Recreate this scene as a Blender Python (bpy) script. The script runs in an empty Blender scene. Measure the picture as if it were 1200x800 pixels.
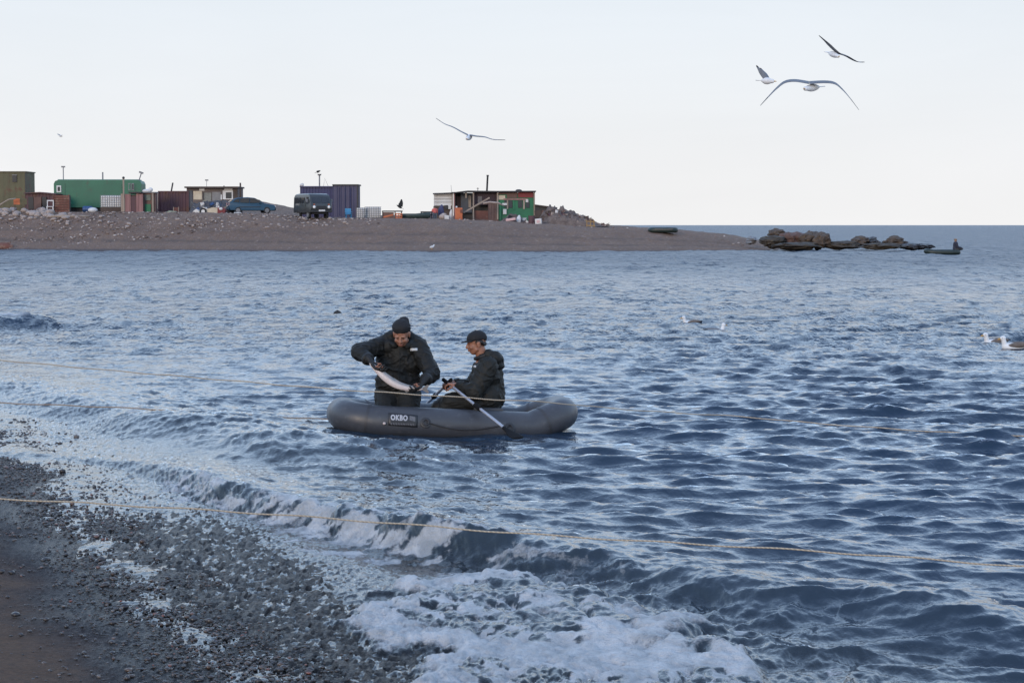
import bpy, bmesh, math, random
import numpy as np
from mathutils import Vector, Matrix, noise as mnoise

random.seed(7)
RNG = np.random.default_rng(11)
scene = bpy.context.scene
COL = scene.collection
R = math.radians

# ------------------------------------------------------------------ camera
CAM_H = 2.05
LENS = 70.0
F = 1200 * LENS / 36.0            # focal length in pixels of a 1200 px wide frame
PITCH = R(3.34)
cam_data = bpy.data.cameras.new('camera')
cam_data.lens = LENS
cam_data.sensor_width = 36
cam_data.clip_start = 0.1
cam_data.clip_end = 60000
cam = bpy.data.objects.new('camera', cam_data)
COL.objects.link(cam)
cam.location = (0, 0, CAM_H)
cam.rotation_euler = (R(90) - PITCH, 0, 0)
scene.camera = cam

def _ray(px, py):
    u = (px - 600) / F
    v = (400 - py) / F
    c, s = math.cos(PITCH), math.sin(PITCH)
    return Vector((u, c + v * s, -s + v * c))

def PY(px, py, Y):
    """point at world depth Y seen in direction (px, py)"""
    d = _ray(px, py)
    return Vector((0, 0, CAM_H)) + d * (Y / d.y)

def PZ(px, py, z=0.0):
    """point on the level plane z seen in direction (px, py)"""
    d = _ray(px, py)
    return Vector((0, 0, CAM_H)) + d * ((z - CAM_H) / d.z)

# ------------------------------------------------------------------ node helpers
def mat(name):
    m = bpy.data.materials.new(name)
    m.use_nodes = True
    nt = m.node_tree
    for n in list(nt.nodes):
        nt.nodes.remove(n)
    out = nt.nodes.new('ShaderNodeOutputMaterial')
    return m, nt, out

def N(nt, t, **kw):
    n = nt.nodes.new(t)
    for k, v in kw.items():
        if k.startswith('i_'):
            n.inputs[k[2:].replace('_', ' ')].default_value = v
        else:
            setattr(n, k, v)
    return n

def L(nt, a, b):
    nt.links.new(a, b)

def ramp(nt, fac, stops, interp='LINEAR'):
    n = nt.nodes.new('ShaderNodeValToRGB')
    cr = n.color_ramp
    cr.interpolation = interp
    while len(cr.elements) < len(stops):
        cr.elements.new(0.5)
    for e, (p, c) in zip(cr.elements, stops):
        e.position = p
        if not hasattr(c, '__len__'):
            c = (c, c, c)
        e.color = (*c[:3], 1)
    L(nt, fac, n.inputs[0])
    return n.outputs[0]

def mixc(nt, fac, a, b):
    n = nt.nodes.new('ShaderNodeMix')
    n.data_type = 'RGBA'
    for sock, v in ((n.inputs[0], fac), (n.inputs[6], a), (n.inputs[7], b)):
        if hasattr(v, 'is_linked'):
            L(nt, v, sock)
        elif hasattr(v, '__len__'):
            sock.default_value = (*v[:3], 1)
        else:
            sock.default_value = v
    return n.outputs[2]

def mth(nt, op, a, b=None, clamp=False):
    n = nt.nodes.new('ShaderNodeMath')
    n.operation = op
    n.use_clamp = clamp
    for i, v in enumerate((a, b)):
        if v is None:
            continue
        if hasattr(v, 'is_linked'):
            L(nt, v, n.inputs[i])
        else:
            n.inputs[i].default_value = v
    return n.outputs[0]

def attr(nt, name):
    n = nt.nodes.new('ShaderNodeAttribute')
    n.attribute_name = name
    return n.outputs['Fac']

def tex_noise(nt, scale, detail=3, rough=.55, vec=None, dist=0.0, out='Fac'):
    n = N(nt, 'ShaderNodeTexNoise')
    n.inputs['Scale'].default_value = scale
    n.inputs['Detail'].default_value = detail
    n.inputs['Roughness'].default_value = rough
    n.inputs['Distortion'].default_value = dist
    if vec is not None:
        L(nt, vec, n.inputs['Vector'])
    return n.outputs[out]

def objvec(nt, scale=(1, 1, 1), which='Object'):
    tc = N(nt, 'ShaderNodeTexCoord')
    mp = N(nt, 'ShaderNodeMapping')
    mp.inputs['Scale'].default_value = scale
    L(nt, tc.outputs[which], mp.inputs['Vector'])
    return mp.outputs[0]

_mc = {}
def paint(name, col, col2=None, rough=.6, metal=0.0, scale=6.0, bump=.0, bscale=40.0, spec=.5, rust=None, rust_amt=.3, stretch=(1, 1, 1), coat=0.0):
    """Principled surface with uneven colour, optional rust/dirt blotches and a fine bump."""
    if name in _mc:
        return _mc[name]
    m, nt, out = mat(name)
    b = N(nt, 'ShaderNodeBsdfPrincipled')
    b.inputs['Roughness'].default_value = rough
    b.inputs['Metallic'].default_value = metal
    b.inputs['Specular IOR Level'].default_value = spec
    b.inputs['Coat Weight'].default_value = coat
    v = objvec(nt, stretch)
    n1 = tex_noise(nt, scale, 5, .6, v)
    if col2 is None:
        col2 = tuple(c * .62 for c in col)
    c = mixc(nt, ramp(nt, n1, [(.32, 0), (.68, 1)]), col, col2)
    if rust:
        n2 = tex_noise(nt, scale * 1.7, 6, .7, v, .4)
        c = mixc(nt, ramp(nt, n2, [(.62 - rust_amt * .35, 0), (.72 - rust_amt * .3, 1)]), c, rust)
    L(nt, c, b.inputs['Base Color'])
    if bump:
        n3 = tex_noise(nt, bscale, 4, .6, v)
        bp = N(nt, 'ShaderNodeBump')
        bp.inputs['Strength'].default_value = bump
        bp.inputs['Distance'].default_value = .02
        L(nt, n3, bp.inputs['Height'])
        L(nt, bp.outputs[0], b.inputs['Normal'])
    L(nt, b.outputs[0], out.inputs[0])
    _mc[name] = m
    return m

# ------------------------------------------------------------------ object helpers
def tag(o, label=None, cat=None, group=None, kind=None):
    if label: o['label'] = label
    if cat: o['category'] = cat
    if group: o['group'] = group
    if kind: o['kind'] = kind
    return o

def empty(name, loc=(0, 0, 0), rz=0.0, label=None, cat=None, group=None):
    o = bpy.data.objects.new(name, None)
    o.empty_display_size = .2
    COL.objects.link(o)
    o.location = loc
    o.rotation_euler = (0, 0, rz)
    return tag(o, label, cat, group)

def mesh_obj(name, verts, faces, m=None, parent=None, smooth=True, loc=None):
    me = bpy.data.meshes.new(name)
    me.from_pydata([tuple(v) for v in verts], [], [tuple(f) for f in faces])
    me.update()
    if smooth:
        me.polygons.foreach_set('use_smooth', [True] * len(me.polygons))
    o = bpy.data.objects.new(name, me)
    COL.objects.link(o)
    if m: me.materials.append(m)
    if parent: o.parent = parent
    if loc is not None: o.location = loc
    return o

class MB:
    """collects simple solids and links them as ONE mesh object"""
    def __init__(s):
        s.bm = bmesh.new()
    def box(s, c, size, rot=None, bev=0.0):
        r = bmesh.ops.create_cube(s.bm, size=1)
        vs = r['verts']
        M = Matrix.Translation(c) @ (rot if rot is not None else Matrix.Identity(4)) @ Matrix.Diagonal((*size, 1))
        bmesh.ops.transform(s.bm, matrix=M, verts=vs)
        if bev:
            es = list({e for v in vs for e in v.link_edges})
            bmesh.ops.bevel(s.bm, geom=es, offset=bev, segments=2, profile=.6, affect='EDGES')
        return s
    def tube(s, pts, rad, seg=10, cap=True):
        pts = [Vector(p) for p in pts]
        n = len(pts)
        rads = rad if hasattr(rad, '__len__') else [rad] * n
        rings = []
        up = None
        for i, p in enumerate(pts):
            t = (pts[min(i + 1, n - 1)] - pts[max(i - 1, 0)]).normalized()
            if up is None:
                a = Vector((0, 0, 1)) if abs(t.z) < .9 else Vector((1, 0, 0))
                up = t.cross(a).normalized()
            else:
                up = (up - t * up.dot(t))
                up = up.normalized() if up.length > 1e-6 else t.orthogonal().normalized()
            w = t.cross(up)
            rings.append([s.bm.verts.new(p + (up * math.cos(2 * math.pi * k / seg) + w * math.sin(2 * math.pi * k / seg)) * rads[i]) for k in range(seg)])
        for i in range(n - 1):
            for k in range(seg):
                s.bm.faces.new((rings[i][k], rings[i][(k + 1) % seg], rings[i + 1][(k + 1) % seg], rings[i + 1][k]))
        if cap:
            s.bm.faces.new(list(reversed(rings[0])))
            s.bm.faces.new(rings[-1])
        return s
    def ball(s, c, r, rot=None, seg=14, rings=9):
        rr = r if hasattr(r, '__len__') else (r, r, r)
        o = bmesh.ops.create_uvsphere(s.bm, u_segments=seg, v_segments=rings, radius=1)
        M = Matrix.Translation(c) @ (rot if rot is not None else Matrix.Identity(4)) @ Matrix.Diagonal((*rr, 1))
        bmesh.ops.transform(s.bm, matrix=M, verts=o['verts'])
        return s
    def cap(s, a, b, ra, rb, seg=14):
        """tapered capsule"""
        a, b = Vector(a), Vector(b)
        s.tube([a, b], [ra, rb], seg)
        s.ball(a, ra, seg=seg)
        s.ball(b, rb, seg=seg)
        return s
    def prism(s, outline, axis, d0, d1):
        """outline: list of 2-D points; axis 'y': points are (x,z) extruded from y=d0 to d1; 'x': (y,z); 'z': (x,y)"""
        def mk(p, d):
            if axis == 'y': return (p[0], d, p[1])
            if axis == 'x': return (d, p[0], p[1])
            return (p[0], p[1], d)
        a = [s.bm.verts.new(mk(p, d0)) for p in outline]
        b = [s.bm.verts.new(mk(p, d1)) for p in outline]
        n = len(a)
        for i in range(n):
            s.bm.faces.new((a[i], a[(i + 1) % n], b[(i + 1) % n], b[i]))
        s.bm.faces.new(list(reversed(a)))
        s.bm.faces.new(b)
        return s
    def build(s, name, m=None, parent=None, smooth=False, loc=None, auto=None):
        bmesh.ops.recalc_face_normals(s.bm, faces=s.bm.faces)
        me = bpy.data.meshes.new(name)
        s.bm.to_mesh(me)
        s.bm.free()
        if smooth:
            me.polygons.foreach_set('use_smooth', [True] * len(me.polygons))
            if auto:
                me.set_sharp_from_angle(angle=R(auto))
        o = bpy.data.objects.new(name, me)
        COL.objects.link(o)
        if m: me.materials.append(m)
        if parent: o.parent = parent
        if loc is not None: o.location = loc
        return o

def RX(a): return Matrix.Rotation(R(a), 4, 'X')
def RY(a): return Matrix.Rotation(R(a), 4, 'Y')
def RZ(a): return Matrix.Rotation(R(a), 4, 'Z')

def copy_tree(o, parent=None):
    c = o.copy()
    COL.objects.link(c)
    if parent: c.parent = parent
    for ch in list(o.children):
        copy_tree(ch, c)
    return c

# ------------------------------------------------------------------ numpy noise
def _h(ix, iy, seed):
    n = (ix.astype(np.int64) * 374761393 + iy.astype(np.int64) * 668265263 + seed * 974634777)
    n = (n ^ (n >> 13)) * 1274126177
    n = n ^ (n >> 16)
    return (n & 0xFFFFFF).astype(np.float64) / 0xFFFFFF

def vnoise(x, y, seed=0):
    ix, iy = np.floor(x), np.floor(y)
    fx, fy = x - ix, y - iy
    fx = fx * fx * fx * (fx * (fx * 6 - 15) + 10)
    fy = fy * fy * fy * (fy * (fy * 6 - 15) + 10)
    a, b = _h(ix, iy, seed), _h(ix + 1, iy, seed)
    c, d = _h(ix, iy + 1, seed), _h(ix + 1, iy + 1, seed)
    return (a * (1 - fx) + b * fx) * (1 - fy) + (c * (1 - fx) + d * fx) * fy

def vnoise3(p, seed=0):
    i = np.floor(p); f = p - i
    f = f * f * (3 - 2 * f)
    r = 0.0
    for dx in (0, 1):
        for dy in (0, 1):
            for dz in (0, 1):
                w = (f[:, 0] if dx else 1 - f[:, 0]) * (f[:, 1] if dy else 1 - f[:, 1]) * (f[:, 2] if dz else 1 - f[:, 2])
                r = r + w * _h(i[:, 0] + dx + 57 * (i[:, 2] + dz), i[:, 1] + dy - 31 * (i[:, 2] + dz), seed)
    return r * 2 - 1

def fbm(x, y, seed=0, oct=4, gain=.5):
    s, a, t = 0.0, 1.0, 0.0
    for o in range(oct):
        s = s + a * vnoise(x * 2 ** o + 17.3 * o, y * 2 ** o - 9.1 * o, seed + o)
        t += a
        a *= gain
    return s / t

def worley(x, y, seed=0):
    ix, iy = np.floor(x), np.floor(y)
    d1 = np.full(x.shape, 9.0)
    idv = np.zeros(x.shape)
    for ox in (-1, 0, 1):
        for oy in (-1, 0, 1):
            cx, cy = ix + ox, iy + oy
            px, py = cx + _h(cx, cy, seed), cy + _h(cx, cy, seed + 5)
            d = np.hypot(px - x, py - y)
            m = d < d1
            d1 = np.where(m, d, d1)
            idv = np.where(m, _h(cx, cy, seed + 9), idv)
    return d1, idv

def sstep(a, b, x):
    t = np.clip((x - a) / (b - a), 0, 1)
    return t * t * (3 - 2 * t)

def grid_mesh(name, X, Y, Z, m, attrs=None):
    nr, nc = X.shape
    me = bpy.data.meshes.new(name)
    nv = nr * nc
    co = np.empty((nv, 3), np.float32)
    co[:, 0], co[:, 1], co[:, 2] = X.ravel(), Y.ravel(), Z.ravel()
    me.vertices.add(nv)
    me.vertices.foreach_set('co', co.ravel())
    idx = np.arange(nv, dtype=np.int32).reshape(nr, nc)
    q = np.stack([idx[:-1, :-1], idx[:-1, 1:], idx[1:, 1:], idx[1:, :-1]], -1).reshape(-1, 4)
    nf = len(q)
    me.loops.add(nf * 4)
    me.loops.foreach_set('vertex_index', q.ravel())
    me.polygons.add(nf)
    me.polygons.foreach_set('loop_start', np.arange(0, nf * 4, 4, dtype=np.int32))
    me.polygons.foreach_set('use_smooth', np.ones(nf, dtype=bool))
    me.update(calc_edges=True)
    for k, v in (attrs or {}).items():
        at = me.attributes.new(k, 'FLOAT', 'POINT')
        at.data.foreach_set('value', v.ravel().astype(np.float32))
    o = bpy.data.objects.new(name, me)
    COL.objects.link(o)
    me.materials.append(m)
    return o
# ------------------------------------------------------------------ sky and light
SUN_EL, SUN_AZ = R(11), R(205)       # low sun behind the camera, veiled by thin cloud
world = bpy.data.worlds.new('World')
scene.world = world
world.use_nodes = True
nt = world.node_tree
for n in list(nt.nodes):
    nt.nodes.remove(n)
wo = N(nt, 'ShaderNodeOutputWorld')
bg = N(nt, 'ShaderNodeBackground')
sky = N(nt, 'ShaderNodeTexSky')
sky.sky_type = 'NISHITA'
sky.sun_disc = False
sky.sun_elevation = SUN_EL
sky.sun_rotation = SUN_AZ
sky.air_density = 1.0
sky.dust_density = 1.2
sky.ozone_density = 1.6
# thin bright cloud veil, thickest towards the horizon
tc = N(nt, 'ShaderNodeTexCoord')
sp = N(nt, 'ShaderNodeSeparateXYZ')
L(nt, tc.outputs['Generated'], sp.inputs[0])
el = mth(nt, 'MAXIMUM', sp.outputs[2], 0.0)
veil = ramp(nt, el, [(0.0, (.96, .96, .96)), (.12, (.96, .96, .96)), (.30, (.9, .9, .9)), (.6, (.8, .8, .8)), (1.0, (.75, .75, .75))])
cl = tex_noise(nt, 2.2, 4, .55, tc.outputs['Generated'])
veil = mth(nt, 'MULTIPLY', veil, mth(nt, 'ADD', mth(nt, 'MULTIPLY', cl, .16), .92), True)
vcol = ramp(nt, el, [(0.0, (7.7, 7.68, 7.72)), (.035, (7.5, 7.58, 7.8)), (.112, (6.9, 7.35, 7.9)), (.18, (9.4, 11.7, 14.8)), (.30, (8.8, 12.0, 16.4)), (.42, (7.3, 10.3, 15.0)), (.62, (5.6, 8.1, 12.6)), (1, (4.8, 6.7, 11.0))])
mpc = N(nt, 'ShaderNodeMapping'); mpc.inputs['Scale'].default_value = (2.2, 2.2, 13.0); L(nt, tc.outputs['Generated'], mpc.inputs['Vector'])
streaks = tex_noise(nt, 1.3, 5, .6, mpc.outputs[0], .6)
vm = N(nt, 'ShaderNodeVectorMath'); vm.operation = 'SCALE'; L(nt, vcol, vm.inputs[0]); L(nt, mth(nt, 'ADD', mth(nt, 'MULTIPLY', streaks, .11), .945), vm.inputs['Scale'])
vcol = vm.outputs[0]
c = mixc(nt, veil, sky.outputs[0], vcol)
L(nt, c, bg.inputs['Color'])
bg.inputs['Strength'].default_value = 0.12
L(nt, bg.outputs[0], wo.inputs[0])

sun_d = bpy.data.lights.new('sun', 'SUN')
sun_d.energy = 1.5
sun_d.angle = R(16)
sun_d.color = (1.0, .80, .60)
sun = bpy.data.objects.new('sun', sun_d)
COL.objects.link(sun)
# azimuth measured as the sky texture measures it (from +Y towards +X)
sd = Vector((math.sin(SUN_AZ) * math.cos(SUN_EL), math.cos(SUN_AZ) * math.cos(SUN_EL), math.sin(SUN_EL)))
sun.rotation_euler = sd.to_track_quat('Z', 'Y').to_euler()

scene.view_settings.view_transform = 'Standard'
scene.view_settings.look = 'None'
scene.view_settings.gamma = 1
scene.view_settings.use_curve_mapping = False
scene.view_settings.exposure = 0.0
scene.render.engine = 'CYCLES'
scene.cycles.use_denoising = True
scene.cycles.max_bounces = 6
scene.cycles.transparent_max_bounces = 12
scene.cycles.sample_clamp_indirect = 4
# ------------------------------------------------------------------ shore, waves
SH0 = np.array([-1.16, 8.76]); SHN = np.array([.937, .351]); SHT = np.array([-.351, .937])
def shore_d(x, y):
    """distance seaward of the waterline (negative on the beach)"""
    s = (x - SH0[0]) * SHT[0] + (y - SH0[1]) * SHT[1]
    d = (x - SH0[0]) * SHN[0] + (y - SH0[1]) * SHN[1]
    bulge = .22 * np.exp(-((s - 2.9) / 2.2) ** 2) + .10 * np.sin(s * 1.35 + .6) * sstep(-1, 2, s) + .05 * np.sin(s * 3.7)
    return d + bulge * 1.0, s

def bed_z(x, y):
    d, s = shore_d(x, y)
    z = np.where(d < 0, -.045 * d + .010 * d * d * (d < 0), -.028 * d)
    z = np.where(d < -4, .045 * 4 + .16 + (-d - 4) * .07, z)
    z = np.where(d > 1.5, -.042 - (d - 1.5) * .11, z)
    return np.maximum(z, -4.0)

def poly_field(pts, amps, x, y):
    """signed distance to a crest polyline (positive on the shore side, i.e. towards the camera) and amplitude there"""
    best = np.full(x.shape, 1e9); sgn = np.zeros(x.shape); am = np.zeros(x.shape); sa = np.zeros(x.shape)
    nx = np.zeros(x.shape); ny = np.zeros(x.shape)
    acc = 0.0
    for i in range(len(pts) - 1):
        a, b = np.array(pts[i]), np.array(pts[i + 1])
        t = b - a; ln = np.hypot(*t); t = t / ln
        u = np.clip(((x - a[0]) * t[0] + (y - a[1]) * t[1]) / ln, 0, 1)
        qx, qy = x - (a[0] + u * ln * t[0]), y - (a[1] + u * ln * t[1])
        dist = np.hypot(qx, qy)
        n = np.array([t[1], -t[0]])
        if n[1] > 0: n = -n
        m = dist < best
        best = np.where(m, dist, best)
        sgn = np.where(m, np.sign(qx * n[0] + qy * n[1]), sgn)
        am = np.where(m, amps[i] * (1 - u) + amps[i + 1] * u, am)
        sa = np.where(m, acc + u * ln, sa)
        nx = np.where(m, n[0], nx); ny = np.where(m, n[1], ny)
        acc += ln
    return best * sgn, am, sa, nx, ny

def smooth_poly(pts, amps, k=6):
    p = np.array(pts, float); a = np.array(amps, float)
    out, oa = [], []
    n = len(p)
    for i in range(n - 1):
        p0, p1, p2, p3 = p[max(i - 1, 0)], p[i], p[i + 1], p[min(i + 2, n - 1)]
        for j in range(k):
            t = j / k
            out.append(.5 * (2 * p1 + (p2 - p0) * t + (2 * p0 - 5 * p1 + 4 * p2 - p3) * t * t + (3 * p1 - p0 - 3 * p2 + p3) * t ** 3))
            oa.append(a[i] * (1 - t) + a[i + 1] * t)
    out.append(p[-1]); oa.append(a[-1])
    return out, oa

def crest(rows):
    pts, am = [], []
    for px, py, A in rows:
        v = PZ(px, py, A)
        pts.append((v.x, v.y)); am.append(A)
    return smooth_poly(pts, am)

W1 = crest([(-60, 528, .02), (60, 529, .035), (140, 533, .06), (215, 541, .11), (300, 560, .15), (400, 580, .18), (500, 602, .185), (600, 622, .155), (700, 643, .125), (800, 668, .095), (890, 700, .06), (960, 730, .03), (1030, 760, .0)])
W2 = crest([(-120, 430, .10), (0, 443, .13), (100, 462, .15), (200, 482, .155), (280, 497, .16), (340, 508, .16), (420, 522, .11), (520, 536, .05), (640, 545, .0)])
W3 = crest([(-100, 366, .22), (-30, 366, .26), (20, 368, .22), (60, 371, .12), (130, 374, .10), (220, 377, .0)])
W4 = crest([(760, 690, .0), (850, 683, .05), (940, 688, .09), (1020, 690, .10), (1090, 698, .12), (1180, 712, .10), (1300, 730, .0)])

def SA(px):
    """arc length along the breaker crest where it is seen at picture column px"""
    acc = 0.0; P_ = W1[0]
    for a, b in zip(P_[:-1], P_[1:]):
        q = 600 + b[0] / b[1] * F
        acc += math.hypot(b[0] - a[0], b[1] - a[1])
        if q >= px: return acc
    return acc
# directional chop
_k = 150
lam = np.exp(np.linspace(np.log(.075), np.log(2.6), _k)) * np.exp(RNG.normal(0, .05, _k))
ang = RNG.normal(0, .43, _k) + math.atan2(-1, -.22)
ph = RNG.uniform(0, 2 * math.pi, _k)
kx, ky = 2 * math.pi / lam * np.cos(ang), 2 * math.pi / lam * np.sin(ang)
slope = .043 * np.where(lam < .16, (lam / .16) ** .8, 1.0) * np.where(lam > .42, (.42 / lam) ** 1.0, 1.0)
amp = slope * lam / (2 * math.pi)

def chop(x, y, gx):
    """height and horizontal shift of the wind chop; gx = local lateral sample spacing"""
    z = np.zeros(x.shape, np.float32); sx = np.zeros(x.shape, np.float32); sy = np.zeros(x.shape, np.float32)
    # wandering gust patches
    g = (.62 + .75 * vnoise(x * .22, y * .10, 31) ** 1.0).astype(np.float32)
    gl_ = gx[:, 0]
    for i in range(_k):
        n = int(np.searchsorted(gl_, .5 * lam[i]))
        if n < 2: continue
        X_, Y_ = x[:n], y[:n]
        a = ((1 - sstep(.22, .5, gl_[:n] / lam[i])) * amp[i]).astype(np.float32)[:, None]
        if lam[i] > .8:
            a = a * (.45 + 1.1 * vnoise(X_ / (lam[i] * 3.0), Y_ / (lam[i] * 3.0), 100 + i)).astype(np.float32)
        t = (kx[i] * X_ + ky[i] * Y_ + ph[i]).astype(np.float32)
        s, c = np.sin(t), np.cos(t)
        z[:n] += a * c
        sx[:n] -= a * s * np.float32(math.cos(ang[i]))
        sy[:n] -= a * s * np.float32(math.sin(ang[i]))
    return z * g, sx * g * .9, sy * g * .9

def in_poly(poly, x, y):
    inside = np.zeros(x.shape, bool)
    n = len(poly)
    for i in range(n):
        (x1, y1), (x2, y2) = poly[i], poly[(i + 1) % n]
        c = ((y1 > y) != (y2 > y)) & (x < (x2 - x1) * (y - y1) / (y2 - y1 + 1e-12) + x1)
        inside ^= c
    return inside

def poly_sd(poly, x, y):
    d = np.full(x.shape, 1e9)
    n = len(poly)
    for i in range(n):
        a, b = np.array(poly[i]), np.array(poly[(i + 1) % n])
        t = b - a; l2 = (t ** 2).sum()
        u = np.clip(((x - a[0]) * t[0] + (y - a[1]) * t[1]) / l2, 0, 1)
        d = np.minimum(d, np.hypot(x - a[0] - u * t[0], y - a[1] - u * t[1]))
    return np.where(in_poly(poly, x, y), d, -d)

# sea grid: rows spaced by viewing distance (finer close to the beach)
pv = np.concatenate([np.arange(700, 250, -.85), np.arange(250, 60, -.55), np.arange(60, 2.0, -.40), np.array([1.6, 1.2, .8, .5, .3, .15, .08])])
rowsY = CAM_H * F / pv
jit = RNG.uniform(-.3, .3, len(rowsY)) * np.gradient(rowsY)
rowsY = rowsY + np.where(rowsY > 40, jit, 0)
ncol = 1150
S = np.linspace(-1, 1, ncol)
GY = np.repeat(rowsY[:, None], ncol, 1)
half = .285 * GY + 1.3
GX = S[None, :] * half
gx = half * 2 / ncol
CZ, CSX, CSY = chop(GX, GY, gx)
sd_, ss_ = shore_d(GX, GY)
damp = sstep(.5, 4.6, sd_) * .86 + .14
calm = 1 - .72 * np.exp(-(((GX + .6) / 1.5) ** 2 + ((GY - 19.85) / .8) ** 2) ** 2)
damp = damp * calm * (.74 + .26 * sstep(9, 24, GY))
Z = CZ * damp; DX = CSX * damp; DY = CSY * damp
foam = np.zeros(GX.shape); murk = 1 - sstep(1.5, 6.0, sd_)
near = GY < 75
xn, yn = GX[near], GY[near]
zz = np.zeros(xn.shape); ddx = np.zeros(xn.shape); ddy = np.zeros(xn.shape); ff = np.zeros(xn.shape)
for k, (W, back, front, lean) in enumerate(((W1, .72, .23, .80), (W2, 1.0, .55, .4), (W3, 1.6, .9, .3), (W4, .5, .3, .4))):
    q, A, sa, nx, ny = poly_field(W[0], W[1], xn, yn)
    q = q + (fbm(sa * 1.3, q * .6, 40 + k, 3) - .5) * (.22 if k == 0 else .35)
    A = A * (.86 + .28 * vnoise(sa * 1.1, q * 0, 70 + k))
    prof = np.where(q < 0, np.exp(-(np.abs(q) / back) ** (1.35 if k == 0 else 2)), np.exp(-(q / front) ** 2))
    h = A * prof
    trough = -A * .22 * np.exp(-((q - front * 2.3) / (front * 1.2)) ** 2)
    rough = (fbm(sa * 9, q * 5, 50 + k, 3) - .5) * .30 * h
    zz += h + trough + rough
    ddx += nx * h * lean; ddy += ny * h * lean
    if k == 0:
        # curtain of foam down the breaking front
        along = sstep(SA(170), SA(260), sa) * (1 - .62 * sstep(SA(510), SA(700), sa)) * (1 - sstep(SA(720), SA(850), sa))
        streak = fbm(sa * 10 + q * 4, q * 7, 80, 5)
        lump = fbm(sa * 2.2, q * 2.0, 83, 3)
        band = sstep(-.05, .07, q) * (1 - sstep(.34, .60, q + (lump - .5) * .3))
        strength = (.16 + .84 * sstep(.46, .68, streak * .8 + lump * .3)) * .66
        ff = np.maximum(ff, band * along * strength * sstep(.05, .12, A))
        zz += band * along * ((fbm(sa * 11, q * 9, 88, 4) - .45) * .05 + (fbm(sa * 26, q * 22, 89, 4) - .5) * .035)
        ff = np.maximum(ff, np.exp(-((q + .01) / .035) ** 2) * along * sstep(.42, .6, fbm(sa * 8, q * 3, 87, 3)) * .75)
        # broken trail at the foot
        foot = np.exp(-((q - .55) / .28) ** 2) * sstep(SA(300), SA(420), sa) * (1 - sstep(SA(700), SA(850), sa))
        ff = np.maximum(ff, foot * sstep(.55, .75, fbm(xn * 5, yn * 3.5, 91, 4)) * .5)
    if k == 1:
        ff = np.maximum(ff, .35 * np.exp(-((q - .05) / .12) ** 2) * sstep(.58, .75, fbm(sa * 3, q * 4, 95, 3)))
    if k == 2:
        ff = np.maximum(ff, .5 * np.exp(-((q - .1) / .25) ** 2) * sstep(.2, .24, A) )
# foam apron pushed up the beach
FP = [tuple(PZ(*p).xy) for p in ((408, 722), (425, 700), (470, 690), (500, 674), (560, 672), (640, 684), (700, 694), (770, 706), (830, 735), (880, 770), (950, 815), (980, 900), (560, 900), (490, 800), (470, 765), (430, 748))]
psd = poly_sd(FP, xn, yn) + (fbm(xn * 3.1, yn * 2.4, 60, 4) - .5) * .75
apron = sstep(-.04, .22, psd)
w1, id1 = worley(xn * 6.5 + fbm(xn * 3, yn * 3, 61, 2) * 2, yn * 4.6 + fbm(xn * 3, yn * 3, 62, 2) * 2, 63)
w2, id2 = worley(xn * 14 + fbm(xn * 6, yn * 6, 65, 2) * 2, yn * 9, 64)
lace = fbm(xn * 2.6, yn * 2.2, 66, 4)
thick = apron * sstep(.40, .58, lace + .12 * sstep(.0, .4, psd) - .14 * sstep(.35, 1.1, psd))
zz += apron * (.040 * np.sqrt(np.maximum(0, 1 - w1 * w1 * 1.3)) + .020 * np.sqrt(np.maximum(0, 1 - w2 * w2 * 1.4)) + .05 * (fbm(xn * 2.2, yn * 1.6, 68, 4) - .5)) + .012 * sstep(-.02, .05, psd)
fl = fbm(xn * 7 + yn * 2.2, yn * 3.2 - xn * 1.2, 67, 4)
la, _i = worley(xn * 10 + fbm(xn * 4, yn * 4, 161, 3) * 2.5, yn * 5.0 + fbm(xn * 4, yn * 4, 162, 3) * 2.5, 163)
lb, _i = worley(xn * 25 + fbm(xn * 8, yn * 8, 164, 3) * 2, yn * 12 + fbm(xn * 8, yn * 8, 165, 3) * 2, 166)
lacef = np.maximum(sstep(.34, .62, la), .8 * sstep(.42, .70, lb) * sstep(.15, .4, la))
dense = sstep(.49, .62, fbm(xn * 2.4 + yn * .9, yn * 1.5, 167, 4) + .22 * sstep(.45, .05, psd) - .10 * sstep(.5, 1.2, psd))
trail = 1 - .8 * sstep(1.75, 2.75, sd_[near] + (fbm(xn * 1.8, yn * 1.4, 168, 4) - .5) * 1.3)
dense = dense * trail
ff = np.maximum(ff, apron * (dense * (.46 + .44 * fl + .2 * sstep(.7, .3, w2)) + (1 - dense) * (.10 * trail + .66 * (.35 + .65 * trail) * lacef * sstep(.30, .50, lace))))
# churned water between apron and breaker
CP = [tuple(PZ(*p).xy) for p in ((520, 668), (600, 655), (720, 672), (820, 690), (930, 715), (1000, 760), (1060, 830), (900, 830), (800, 745), (700, 690))]
csd = poly_sd(CP, xn, yn)
churn = sstep(-.25, .2, csd + (fbm(xn * 2, yn * 2, 71, 3) - .5) * .5)
ridge = 1 - np.abs(2 * fbm(xn * 3.4 + .6 * fbm(xn * 2, yn * 2, 72, 2), yn * 2.6, 73, 4) - 1)
zz += churn * (ridge ** 2 - .4) * .045
wl, _i = worley(xn * 9 + fbm(xn * 4, yn * 4, 171, 3) * 3, yn * 6 + fbm(xn * 4, yn * 4, 172, 3) * 3, 173)
ff = np.maximum(ff, churn * sstep(.52, .85, wl) * .42 * sstep(.42, .62, fbm(xn * 1.8, yn * 1.6, 75, 4)) * sstep(.3, .6, fbm(xn * 14, yn * 9, 175, 3)))
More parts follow.
